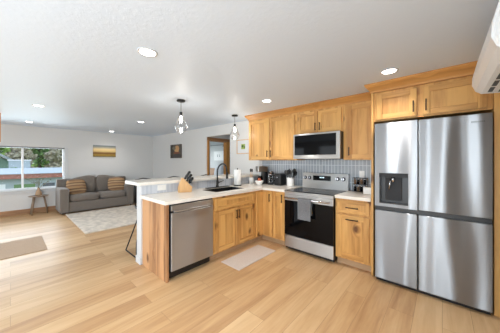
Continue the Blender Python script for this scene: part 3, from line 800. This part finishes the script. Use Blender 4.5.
# french press / glass kettle
t = thing('glass_kettle', 'clear glass and black kettle between coffee maker and toaster', 'kettle', (-2.45, 3.33, Z0))
bm = bm_new(); lathe(bm, [(0, 0), (.055, 0), (.055, .03), (.05, .035), (0, .035)]); obj('base', bm, 'blackp', t)
bm = bm_new(); lathe(bm, [(.048, .036), (.052, .08), (.050, .16), (.055, .19), (.053, .19), (.048, .16), (.049, .08), (.045, .036)]); obj('glass_body', bm, 'glass', t)
bm = bm_new(); lathe(bm, [(.0, .19), (.056, .19), (.050, .205), (.01, .21), (.012, .235), (0, .24)]); obj('lid', bm, 'chrome', t)
bm = bm_new(); tube(bm, [(.05, 0, .18), (.095, 0, .17), (.10, 0, .10), (.055, 0, .05)], .008, 8); obj('handle', bm, 'blackp', t)
t = thing('canister', 'tall black lidded jar standing behind the glass kettle', 'canister', (-2.555, 3.455, Z0))
# toaster
t.location = (-2.53, 3.458, Z0)
bm = bm_new(); lathe(bm, [(0, 0), (.05, 0), (.05, .22), (.0, .22)]); obj('jar', bm, 'glossblack', t)
bm = bm_new(); lathe(bm, [(0, .2205), (.052, .2205), (.052, .245), (0, .25)]); obj('lid', bm, 'chrome', t)
t = thing('toaster', 'squat black toaster between the glass kettle and utensil crock', 'toaster', (-2.265, 3.38, Z0), 0)
bm = bm_new(); box(bm, -.075, .075, -.10, .10, .012, .215, 0, .02, 3); obj('body', bm, 'blackp', t)
bm = bm_new(); box(bm, -.045, -.02, -.075, .075, .2155, .217); box(bm, .02, .045, -.075, .075, .2155, .217); obj('slots', bm, 'greyframe', t)
bm = bm_new(); box(bm, -.018, .018, -.118, -.1005, .14, .155, 0, .003); obj('lever', bm, 'chrome', t)
bm = bm_new(); box(bm, -.07, .07, -.09, .09, 0, .0118); obj('base', bm, 'blackp', t)
# crock with utensils
t = thing('utensil_crock', 'white crock packed with black cooking utensils left of the stove', 'utensil crock', (-2.02, 3.34, Z0))
obj('crock', lathe(bm_new(), [(0, 0), (.062, 0), (.064, .005), (.064, .155), (.058, .155), (.056, .012), (0, .012)], n=28), 'ceramic', t)
for i in range(13):
    a = i * 2.4; r0 = .02 + .02 * (i % 3) / 2; lean = .07 + .03 * (i % 2)
    p0 = Vector((r0 * math.cos(a) * .6, r0 * math.sin(a) * .6, .02)); p1 = Vector((lean * math.cos(a), lean * .7 * math.sin(a), .20 + .025 * (i % 3)))
    bm = bm_new(); tube(bm, [p0, p1], .005, 7)
    d = (p1 - p0).normalized()
    e = bmesh.ops.create_uvsphere(bm, u_segments=10, v_segments=7, radius=1.0)
    mt = Matrix.Translation(p1 + d * .025) @ d.to_track_quat('Z', 'Y').to_matrix().to_4x4() @ Matrix.Rotation(a, 4, 'Z') @ Matrix.Diagonal((.032, .010, .042, 1))
    bmesh.ops.transform(bm, matrix=mt, verts=e['verts'])
    obj('utensil', bm, 'blackp', t)
# spice rack and white dish right of the stove
t = thing('spice_rack', 'black wire rack of small glass jars under the right outlet', 'spice rack', (-.90, 3.42, Z0))
bm = bm_new(); fr = []
for z in (.004, .11, .20):
    tube(bm, [(-.09, -.04, z), (.09, -.04, z), (.09, .04, z), (-.09, .04, z)], .003, 6, closed=True)
for x in (-.09, .09):
    for y in (-.04, .04): cyl(bm, (x, y, 0), (x, y, .205), .003, n=6)
box(bm, -.09, .09, -.04, .04, .003, .006); box(bm, -.09, .09, -.04, .04, .106, .109)
obj('rack', bm, 'black', t)
M['spice'] = plain('spice_mix', srgb(120, 92, 66), .8, var=.3, scale=80)
pn = ['far left', 'centre left', 'centre right', 'far right']
for r_ in range(2):
    for i in range(4):
        base = Vector((-.90 - .066 + .044 * i, 3.42, Z0 + (.0065 if r_ == 0 else .1095)))
        j = thing('spice_jar', f'small spice jar with silver lid, {("lower","upper")[r_]} shelf of the wire rack, {pn[i]}', 'jar', base, 0, 'jars in the wire rack')
        bm = bm_new(); lathe(bm, [(0, 0), (.019, 0), (.019, .06), (.014, .066), (0, .066)], n=14); obj('jar', bm, 'spice' if (i + r_) % 2 else 'glossblack', j)
        bm = bm_new(); lathe(bm, [(0, .0665), (.017, .0665), (.017, .082), (0, .084)], n=14); obj('lid', bm, 'chrome', j)
t = tag(obj('napkin_box', box(bm_new(), -.055, .055, -.05, .05, 0, .095, 0, .006), 'ceramic', None, (-.745, 3.24, Z0)), 'plain white square container on the short countertop beside the refrigerator', 'container')

# ------------------------------------------------------------------ mini split air conditioner on the right wall
t = thing('air_conditioner', 'white wall-mounted air conditioner near the ceiling above the viewer', 'air conditioner', (RX - .001, 1.42, 1.845))
prof = [(0, .30), (-.12, .30), (-.165, .285), (-.195, .24), (-.22, .13), (-.222, .075), (-.205, .03), (-.175, .006), (0, -.012)]
bm = bm_new(); prism(bm, prof, 'y', .0, .86)
es = [e for e in bm.edges if len(set(round(v.co.y, 3) for v in e.verts)) == 1]
bmesh.ops.bevel(bm, geom=es, offset=.012, segments=3, affect='EDGES')
obj('housing', bm, 'plastic_white', t)
def uz(x): return .006 - .018 * (x + .175) / .175
def under(x0, x1, y0, y1, th, name, m, par):
    bm = bm_new(); prism(bm, [(x0, uz(x0) + .002), (x1, uz(x1) + .002), (x1, uz(x1) - th), (x0, uz(x0) - th)], 'y', y0, y1)
    return obj(name, bm, m, par)
for k in range(5):
    y0 = .05 + k * .155
    under(-.150, -.128, y0, y0 + .125, .0015, 'air_slot', 'blackp', t)
under(-.10, -.045, .05, .81, .0015, 'air_outlet', 'blackp', t)
under(-.082, -.062, .06, .80, .012, 'louver', 'plastic_white', t)

# ------------------------------------------------------------------ recessed lights and pendants
def can(x, y, label, p=2.5):
    t = thing('recessed_light', label, 'ceiling light', (x, y, CH), 0, 'recessed ceiling lights')
    bm = bm_new(); lathe(bm, [(.062, -.001), (.080, -.001), (.078, -.006), (.064, -.008), (.062, -.004)], n=32); obj('trim_ring', bm, 'white', t)
    bm = bm_new(); lathe(bm, [(0, -.004), (.0615, -.004), (.0615, -.0015), (0, -.0015)], n=32); obj('lens', bm, 'lamp', t)
    l = bpy.data.lights.new('recessed_lamp', 'AREA'); l.shape = 'DISK'; l.size = .12; l.energy = p; l.color = (1, .97, .94); l.spread = 2.1
    o = bpy.data.objects.new('recessed_lamp', l); COL.objects.link(o); o.location = (0, 0, -.012); o.parent = t
can(-1.835, .765, 'largest round recessed ceiling light, nearest the viewer over open floor', 3.5)
can(-.35, .70, 'added unseen ceiling light above the viewer, brightening the floor', 5)  # extra lamp out of view, added to lift the near floor and ceiling
can(-4.92, .31, 'recessed ceiling light over the living room, second from the window')
can(-7.10, .29, 'recessed ceiling light closest to the living room window')
can(-7.50, 2.06, 'recessed ceiling light above the sofa and landscape painting')
can(-5.20, 2.02, 'recessed ceiling light just left of the nearer glass pendant')
can(-1.97, 2.58, 'recessed ceiling light in front of the microwave wall cabinets', 3.6)
can(-.40, 2.555, 'recessed ceiling light in front of the refrigerator cabinet', 3.6)
def pendant(x, y, label):
    t = thing('pendant_light', label, 'pendant light', (x, y, CH), 0, 'glass pendants over the bar')
    bm = bm_new(); lathe(bm, [(0, -.001), (.062, -.001), (.062, -.020), (.055, -.024), (0, -.024)], n=28); obj('canopy', bm, 'black', t)
    bm = bm_new(); cyl(bm, (0, 0, -.024), (0, 0, -.18), .0035, n=8); obj('cord', bm, 'black', t)
    bm = bm_new(); lathe(bm, [(0, -.175), (.018, -.178), (.022, -.19), (.022, -.225), (.016, -.235), (0, -.235)], n=18); obj('socket', bm, 'black', t)
    out = [(.024, -.205), (.040, -.25), (.066, -.32), (.096, -.385), (.098, -.395), (.084, -.43), (.062, -.478)]
    inn = [(r - .003, z) for r, z in out][::-1]
    bm = bm_new(); lathe(bm, out, n=20)
    obj('lamp_shade', bm, 'glass', t)
    bm = bm_new(); lathe(bm, [(0, -.236), (.012, -.24), (.013, -.26), (.024, -.288), (.023, -.308), (.012, -.322), (0, -.325)], n=16); obj('bulb', bm, 'bulb', t)
    l = bpy.data.lights.new('pendant_lamp', 'POINT'); l.shadow_soft_size = .03; l.energy = 3; l.color = (1, .93, .83)
    o = bpy.data.objects.new('pendant_lamp', l); COL.objects.link(o); o.location = (0, 0, -.36); o.parent = t
pendant(-2.905, 1.70, 'clear faceted glass pendant over the bar, the nearer and larger looking')
pendant(-3.06, 2.965, 'clear faceted glass pendant over the bar, nearer the wall cabinets')

# ------------------------------------------------------------------ bar stools
def stool(y, label):
    t = thing('bar_stool', label, 'stool', (-3.40, y, 0), 0, 'black stools behind the bar')
    bm = bm_new(); cushion(bm, -.17, .17, -.15, .15, .63, .68, n=5); obj('seat', bm, 'blackp', t)
    for s_ in (-1, 1):
        yy = s_ * .24; yt = s_ * .13
        bm = bm_new()
        tube(bm, [(.04, yt, .63), (-.01, yt * 1.25, .45), (-.19, yy * .98, .04), (-.205, yy, .014), (-.18, yy, .008), (.19, yy, .008), (.205, yy, .02), (.15, yy * .9, .20), (.13, yt, .63)], .009, 8)
        obj('leg', bm, 'black', t)
    bm = bm_new(); cyl(bm, (.145, -.20, .22), (.145, .20, .22), .008, n=8); obj('foot_rest', bm, 'black', t)
    bm = bm_new(); tube(bm, [(-.13, .13, .66), (-.17, .13, .95), (-.175, .12, 1.075), (-.18, 0, 1.093), (-.175, -.12, 1.075), (-.17, -.13, .95), (-.13, -.13, .66)], .009, 8)
    obj('back_frame', bm, 'black', t)
stool(1.42, 'black metal bar stool at the open end of the breakfast bar')
stool(1.95, 'middle one of the black bar stools behind the knife block')
stool(2.65, 'black metal bar stool behind the bar nearest the bedroom doorway')

# ------------------------------------------------------------------ living room
t = thing('sofa', 'grey two seat sofa against the far living room wall', 'sofa', (-7.16, 1.70, 0), PI / 2)
# local x -> +Y (length), local y -> -X (back); front at y=0
hw = .87
bm = bm_new(); box(bm, -hw + .005, hw - .005, .03, .80, .035, .30, 0, .02, 3); obj('base', bm, 'sofa', t)
for s in (-1, 1):
    bm = bm_new(); x0, x1 = sorted((s * hw, s * (hw - .19)))
    box(bm, x0, x1, .0, .80, .035, .655, 0, .03, 3); obj('arm', bm, 'sofa', t)
for x0, x1 in ((-.675, -.005), (.005, .675)):
    bm = bm_new(); cushion(bm, x0, x1, .0, .58, .30, .47); obj('seat_cushion', bm, 'sofa', t)
    bm = bm_new(); cushion(bm, x0 + .02, x1 - .0, .50, .70, .46, .915)
    for v in bm.verts:
        u = (v.co.x - x0) / (x1 - x0); inner = u if x0 < 0 else 1 - u
        if v.co.z > .7: v.co.z += .055 * (inner - .5) * 2 * ((v.co.z - .7) / .2)
    obj('back_cushion', bm, 'sofa', t)
bm = bm_new(); box(bm, -hw + .01, hw - .01, .66, .80, .30, .87, 0, .03, 3); obj('back_frame', bm, 'sofa', t)
for x in (-.80, .80):
    for y in (.06, .74):
        bm = bm_new(); cyl(bm, (x, y, .0), (x, y, .035), .022, .028, 10); obj('foot', bm, 'blackp', t)
def pillow(y, label, rz, rx=-.38):
    bm = bm_new(); cushion(bm, -.22, .22, -.07, .07, -.20, .20, n=7)
    for v in bm.verts:
        e = max(abs(v.co.x) / .22, abs(v.co.z) / .20); v.co.y *= max(.12, 1 - e ** 3 * .85)
    o = obj('throw_pillow', bm, 'pillow', None, (-7.53, y, .665), rot=(rx, 0, PI / 2 + rz))
    return tag(o, label, 'pillow', 'striped pillows on the sofa')
pillow(1.22, 'brown striped pillow leaning at the window end of the sofa', .25)
pillow(2.20, 'brown striped pillow leaning at the bar end of the sofa', -.2)

tag(obj('area_rug', box(bm_new(), -7.10, -4.96, .935, 3.15, .0005, .022, 0, .004), 'rug'), 'large cream and grey patterned rug in front of the sofa', 'rug')
tag(obj('floor_mat', box(bm_new(), -5.45, -4.55, -.75, .385, .0005, .008, 0, .003), 'mat_tan'), 'flat tan mat lying on open floor at the left', 'mat')
bpy.data.objects['floor_mat'].rotation_euler = (0, 0, 0)
tag(obj('kitchen_mat', box(bm_new(), -2.23, -1.885, 1.90, 2.69, .0005, .010, 0, .004), 'mat_pink'), 'pale beige mat on the floor below the sink cabinet', 'mat')

# side table with three splayed legs
t = thing('side_table', 'small three legged wooden side table under the window', 'side table', (-7.80, .49, 0))
bm = bm_new(); lathe(bm, [(0, .455), (.175, .455), (.195, .465), (.195, .475), (0, .475)], n=30); obj('tabletop', bm, 'grey_wood', t)
for a in (-2.1, -.9 + .0, .9 + PI / 2 * .0 + .6):
    bm = bm_new(); cyl(bm, (.10 * math.cos(a), .10 * math.sin(a), .455), (.17 * math.cos(a), .17 * math.sin(a), 0), .022, .015, 10); obj('leg', bm, 'grey_wood', t)
t = thing('vase', 'tan tapered vase holding leafy branches on the side table', 'vase', (-7.82, .49, .4755))
M['clay'] = plain('clay', srgb(176, 144, 112), .7, var=.08)
M['leaf'] = plain('leaf', srgb(108, 104, 70), .6, var=.3, scale=60)
obj('vase_body', lathe(bm_new(), [(0, 0), (.055, 0), (.066, .03), (.050, .10), (.022, .17), (.024, .20), (.020, .20), (.017, .17), (.04, .09), (0, .01)], n=22), 'clay', t)
bm = bm_new()
for i in range(9):
    a = i * 2.4; L_ = .26 + .08 * (i % 3); sp_ = .10 + .03 * (i % 4)
    pts = [Vector((0, 0, .12)), Vector((sp_ * .3 * math.cos(a), sp_ * .3 * math.sin(a), .12 + L_ * .5)), Vector((sp_ * math.cos(a), sp_ * math.sin(a) * 1.4, .12 + L_))]
    tube(bm, pts, .003, 5)
    for k in range(7):
        q = pts[1].lerp(pts[2], k / 6) + Vector([random.uniform(-.02, .02) for _ in range(3)])
        if True:
            n_ = Vector([random.uniform(-1, 1) for _ in range(3)]).normalized(); s_ = n_.orthogonal().normalized(); r_ = n_.cross(s_)
            vs = [bm.verts.new(q + s_ * .022), bm.verts.new(q + r_ * .010), bm.verts.new(q - s_ * .022), bm.verts.new(q - r_ * .010)]
            bm.faces.new(vs)
for v in bm.verts:
    if v.co.x < -.13: v.co.x = -.13
obj('branches', bm, 'leaf', t)
# dark cabinet beside the sofa
t = thing('corner_stand', 'low black cabinet with a grey edge right of the sofa', 'cabinet', (-7.55, 2.86, 0))
obj('body', box(bm_new(), -.24, .24, -.17, .24, .03, .68, 0, .03, 3), 'blackp', t)
bm = bm_new(); box(bm, .241, .25, -.16, .23, .05, .66, 0, .003); box(bm, -.2, .2, -.13, .2, 0, .03); obj('front_trim', bm, 'greyframe', t)
# pictures
t = thing('landscape_painting', 'wide landscape painting of a golden field above the sofa', 'painting', (LX + .001, 2.0, 1.685))
obj('canvas', box(bm_new(), .0, .028, -.305, .305, -.18, .18, 0, .003), 'painting', t)
def art_mat(name, bgc, blobs):
    """soft blobs in object x,z"""
    m, t_, p = nmat(name)
    tcn = node(t_, 'ShaderNodeTexCoord'); last = None
    base = node(t_, 'ShaderNodeRGB'); base.outputs[0].default_value = bgc; last = base.outputs[0]
    nz = node(t_, 'ShaderNodeTexNoise'); nz.inputs['Scale'].default_value = 14; L(t_, tcn.outputs['Object'], nz.inputs['Vector'])
    for (cx, cz, rx, rz_, c) in blobs:
        mp = node(t_, 'ShaderNodeMapping'); mp.inputs['Location'].default_value = (-cx / rx, 0, -cz / rz_); mp.inputs['Scale'].default_value = (1 / rx, 0, 1 / rz_)
        L(t_, tcn.outputs['Object'], mp.inputs[0])
        ln = node(t_, 'ShaderNodeVectorMath', operation='LENGTH'); L(t_, mp.outputs[0], ln.inputs[0])
        d = mathn(t_, 'ADD', ln.outputs['Value'], mathn(t_, 'MULTIPLY', mathn(t_, 'SUBTRACT', nz.outputs['Fac'], .5), .9))
        f = mathn(t_, 'MULTIPLY', mathn(t_, 'SUBTRACT', 1.15, d), 4.0, True)
        mx = node(t_, 'ShaderNodeMix', data_type='RGBA'); L(t_, f, mx.inputs['Factor']); L(t_, last, mx.inputs[6]); mx.inputs[7].default_value = c; last = mx.outputs[2]
    L(t_, last, p.inputs['Base Color']); p.inputs['Roughness'].default_value = .7
    return m
t = thing('small_canvas', 'small dark brown canvas picture on the wall left of the doorway', 'painting', (-6.29, WY - .001, 1.68))
m_ = art_mat('autumn_picture', srgb(86, 78, 70), [(-.22, 0, .10, .3, srgb(58, 52, 46)), (.08, .06, .13, .12, srgb(196, 152, 104)), (.1, -.14, .25, .06, srgb(62, 58, 56)), (.05, -.05, .18, .03, srgb(120, 66, 44)), (-.1, .1, .1, .05, srgb(112, 108, 90))])
obj('canvas', box(bm_new(), -.33, .33, -.03, 0, -.215, .215, 0, .003), m_, t)
t = thing('framed_picture', 'white matted picture with small green image left of the wall cabinets', 'picture frame', (-3.335, WY - .001, 1.695))
bm = bm_new(); hw_, hh = .215, .16; f_ = .014
box(bm, -hw_, hw_, -.02, 0, hh - f_, hh); box(bm, -hw_, hw_, -.02, 0, -hh, -hh + f_); box(bm, -hw_, -hw_ + f_, -.02, 0, -hh + f_, hh - f_); box(bm, hw_ - f_, hw_, -.02, 0, -hh + f_, hh - f_)
obj('frame', bm, 'pale_wood', t)
obj('mat_board', box(bm_new(), -hw_ + f_, hw_ - f_, -.010, -.001, -hh + f_, hh - f_), 'white', t)
m_ = art_mat('green_picture', srgb(150, 168, 84), [(-.03, .01, .03, .03, srgb(60, 92, 30)), (.03, -.01, .025, .03, srgb(96, 120, 40))])
obj('print', box(bm_new(), -.075, .045, -.0125, -.0101, -.055, .06), m_, t)

# ------------------------------------------------------------------ bedroom glimpse
t = thing('bed', 'bed with wooden headboard and white bedding seen through the doorway', 'bed', (-6.9, 6.03, 0))
obj('headboard', box(bm_new(), -.95, .80, -.06, -.01, .3, 1.06, 0, .01), 'trim_wood_h', t)
bm = bm_new(); cushion(bm, -.72, .78, -1.5, -.07, .30, .62); obj('mattress', bm, 'linen', t)
obj('bed_frame', box(bm_new(), -.74, .80, -1.5, -.06, .0, .30), 'trim_wood_h', t)
for i, x in enumerate((-.06, .52)):
    bm = bm_new(); cushion(bm, -.25, .25, -.09, .09, -.27, .27, n=6)
    tag(obj('bed_pillow', bm, 'linen', None, (-6.9 + x, 5.84, .92), rot=(-.2, 0, 0)), ('white bed pillow against the wooden headboard, farther from the doorway', 'white bed pillow against the wooden headboard, nearer the doorway')[i], 'pillow', 'pillows on the bed')
t = thing('bedroom_print', 'white print with two small grey marks inside the bedroom', 'print', (-7.25, 6.049, 1.60))
obj('paper', box(bm_new(), -.30, .34, -.015, 0, -.20, .20, 0, .003), 'ceramic', t)
bm = bm_new()
for dx in (-.06, .08): cyl(bm, (dx, -.0155, -.05), (dx, -.0155, .06), .014, .006, 6)
obj('figures', bm, 'greyframe', t)
t = thing('curtain_rod', 'dark curtain rod with a black end bracket inside the bedroom', 'curtain rod', (-7.35, 6.0, 2.06))
bm = bm_new(); cyl(bm, (-.75, -.03, 0), (.58, -.03, 0), .012, n=8); obj('rod', bm, 'greyframe', t)
bm = bm_new(); prism(bm, [(.48, -.07), (.70, -.07), (.70, .16)], 'y', -.06, .045); obj('bracket', bm, 'blackp', t)

# ------------------------------------------------------------------ outside the living room window
GZ = -1.4
M['grass'] = plain('lawn', srgb(96, 120, 62), .9, var=.25, scale=3)
M['teal'] = plain('pale_blue_siding', srgb(164, 178, 184), .7, var=.04, scale=4)
M['metalroof'] = plain('pale_metal_roof', srgb(158, 166, 170), .5, var=.05, scale=2)
M['fascia'] = plain('rust_fascia', srgb(150, 98, 84), .8, var=.25, scale=6)
M['greensiding'] = plain('green_siding', srgb(104, 134, 116), .8, var=.1, scale=2)
M['greyroof'] = plain('grey_shingle', srgb(132, 140, 138), .85, var=.12, scale=8)
M['greendoor'] = plain('green_door', srgb(96, 132, 84), .6)
M['darkglass'] = plain('dark_window', srgb(58, 70, 78), .1)
M['garage'] = plain('garage_white', srgb(228, 232, 234), .6, var=.02)
M['bark'] = plain('bark', srgb(86, 70, 56), .9, var=.2)
M['leaf1'] = plain('spring_leaves', srgb(158, 190, 88), .6, var=.45, scale=1.3)
M['leaf2'] = plain('conifer_leaves', srgb(184, 176, 150), .8, var=.4, scale=1.1)
M['leaf3'] = plain('dark_leaves', srgb(100, 136, 72), .7, var=.45, scale=1.3)
g = struct('ground', box(bm_new(), -70, -8.3, -35, 45, GZ - .2, GZ), 'grass')
# long low building with pale metal roof and rust fascia, 15 m out
BX = -20.0
t = thing('outbuilding', 'long low pale blue building with rust coloured fascia outside the window', 'building', (BX, 0, GZ))
def oz(z): return z - GZ
obj('walls', box(bm_new(), -5, 0, -9, 4.2, 0, oz(.28)), 'teal', t)
obj('fascia', box(bm_new(), -.1, .5, -9.4, 4.7, oz(.28), oz(.56)), 'fascia', t)
bm = bm_new(); prism(bm, [(.55, oz(.56)), (.55, oz(.60)), (-2.4, oz(.88)), (-5.2, oz(.66)), (-5.2, oz(.56))], 'y', -9.5, 4.8); obj('roof', bm, 'metalroof', t)
obj('garage_door', box(bm_new(), .001, .05, -1.7, -.2, 0, oz(-.05)), 'garage', t)
obj('garage_door', box(bm_new(), .001, .05, -4.4, -2.4, 0, oz(-.05)), 'garage', t)
obj('door', box(bm_new(), .001, .06, .15, 1.1, 0, oz(-.10)), 'greendoor', t)
for y0 in (1.45, 2.3): obj('window', box(bm_new(), .001, .06, y0, y0 + .6, oz(-.75), oz(-.1)), 'darkglass', t)
# green gabled house behind
t = thing('house', 'green gabled house with grey roof beyond the low building', 'house', (-31.0, 0, GZ))
bm = bm_new(); prism(bm, [(-8.6, 0), (.5, 0), (.5, oz(.95)), (-4.0, oz(4.1)), (-8.6, oz(.95))], 'x', -6, 0); obj('walls', bm, 'greensiding', t)
bm = bm_new(); prism(bm, [(-4.0, oz(4.5)), (1.0, oz(.95)), (1.0, oz(.72)), (-4.0, oz(4.15)), (-9.0, oz(.72)), (-9.0, oz(.95))], 'x', -6.5, .6); obj('roof', bm, 'greyroof', t)
obj('window', box(bm_new(), .001, .06, -2.9, -2.0, oz(1.3), oz(2.3)), 'darkglass', t)
t = thing('shed', 'pale teal shed with flat roof beside the green gabled house', 'shed', (-27.5, .75, GZ))
obj('walls', box(bm_new(), -1.5, 0, -.85, .45, 0, oz(1.42)), 'teal', t)
obj('roof', box(bm_new(), -1.6, .1, -.92, .52, oz(1.42), oz(1.50)), 'garage', t)
# trees
def tree(x, y, h_, r_, mat, label, conif=False, n=2600):
    rnd = random.Random(int(x * 13 + y * 7))
    t = thing('tree', label, 'tree', (x, y, GZ))
    bm = bm_new(); cyl(bm, (0, 0, 0), (0, 0, h_ * .85), .28, .06, 8); obj('trunk', bm, 'bark', t)
    bm = bm_new()
    for i in range(n):
        if conif:
            z = rnd.random() ** .8; rr = r_ * (1 - z * .8) * (.5 + .5 * rnd.random()); rr *= .82 + .22 * math.sin(z * 40)
            a = rnd.random() * 2 * PI; q = Vector((rr * math.cos(a), rr * math.sin(a), h_ * (.08 + .92 * z)))
        else:
            v = Vector([rnd.gauss(0, 1) for _ in range(3)]).normalized() * (rnd.random() ** .35)
            k = 1 + .22 * math.sin(v.x * 7 + x) * math.cos(v.y * 6 + v.z * 5)
            q = Vector((v.x * r_ * k, v.y * r_ * k, h_ * .56 + v.z * h_ * .44 * k))
        s = rnd.uniform(.22, .44)
        nn = Vector([rnd.uniform(-1, 1) for _ in range(3)]).normalized(); a_ = nn.orthogonal().normalized(); b_ = nn.cross(a_)
        vs = [bm.verts.new(q + a_ * s), bm.verts.new(q + b_ * s * .5), bm.verts.new(q - a_ * s), bm.verts.new(q - b_ * s * .5)]
        bm.faces.new(vs)
    obj('foliage', bm, mat, t)
def bush(x, y, h_, r_, label):
    rnd = random.Random(5); t = thing('shrub', label, 'shrub', (x, y, GZ))
    bm = bm_new(); cyl(bm, (0, 0, 0), (0, 0, h_ * .6), .06, .03, 6); obj('stem', bm, 'bark', t)
    bm = bm_new()
    for i in range(900):
        v = Vector([rnd.gauss(0, 1) for _ in range(3)]).normalized() * (rnd.random() ** .3)
        q = Vector((v.x * r_ * .5, v.y * r_, h_ * .55 + v.z * h_ * .45)); s = .10
        nn = Vector([rnd.uniform(-1, 1) for _ in range(3)]).normalized(); a_ = nn.orthogonal().normalized(); b_ = nn.cross(a_)
        bm.faces.new([bm.verts.new(q + a_ * s), bm.verts.new(q + b_ * s * .5), bm.verts.new(q - a_ * s), bm.verts.new(q - b_ * s * .5)])
    obj('foliage', bm, 'leaf3', t)
bush(-26.0, .25, 2.3, .6, 'dark green shrub standing in front of the pale teal shed')
tree(-42, 5.0, 14, 2.2, 'leaf2', 'tall grey-brown drooping conifer in the middle of the window view', True, 5200)
tree(-42, .9, 13, 1.7, 'leaf2', 'narrower grey-brown conifer left of the tall drooping one', True, 4200)
tree(-42, -2.6, 11, 1.9, 'leaf3', 'dark green tree rising right behind the green gabled house', False, 2600)
tree(-50, -3.4, 15, 3.0, 'leaf1', 'bright green tree behind the dark one at the left', False, 3600)
tree(-52, 3.4, 16, 3.2, 'leaf3', 'tall dark green tree behind the drooping conifers', False, 3600)
tree(-34, 6.0, 8.5, 1.5, 'leaf1', 'bright yellow-green tree at the right edge of the window view')
tree(-52, 10.5, 15, 3.2, 'leaf1', 'light green tree far behind at the right of the window', False, 3600)
tree(-52, -11, 15, 3.6, 'leaf1', 'light green tree far behind at the left beyond the house', False, 3600)

# wooded hillside closing the view behind the trees
bm = bm_new(); rnd = random.Random(3)
for i in range(9000):
    y = rnd.uniform(-26, 34); z = rnd.random(); q = Vector((-62 + rnd.uniform(-2, 2) + z * -4, y, GZ + z * (13 + 2.5 * math.sin(y * .7) + 1.5 * math.sin(y * 1.9))))
    s_ = rnd.uniform(.5, .9)
    nn = Vector([1 + rnd.uniform(-1, 1), rnd.uniform(-1, 1), rnd.uniform(-.4, 1)]).normalized(); a_ = nn.orthogonal().normalized(); b_ = nn.cross(a_)
    bm.faces.new([bm.verts.new(q + a_ * s_), bm.verts.new(q + b_ * s_ * .6), bm.verts.new(q - a_ * s_), bm.verts.new(q - b_ * s_ * .6)])
tag(obj('distant_woodland', bm, 'leaf1'), 'bright green distant woodland filling the top of the window view', 'woodland', None, 'stuff')
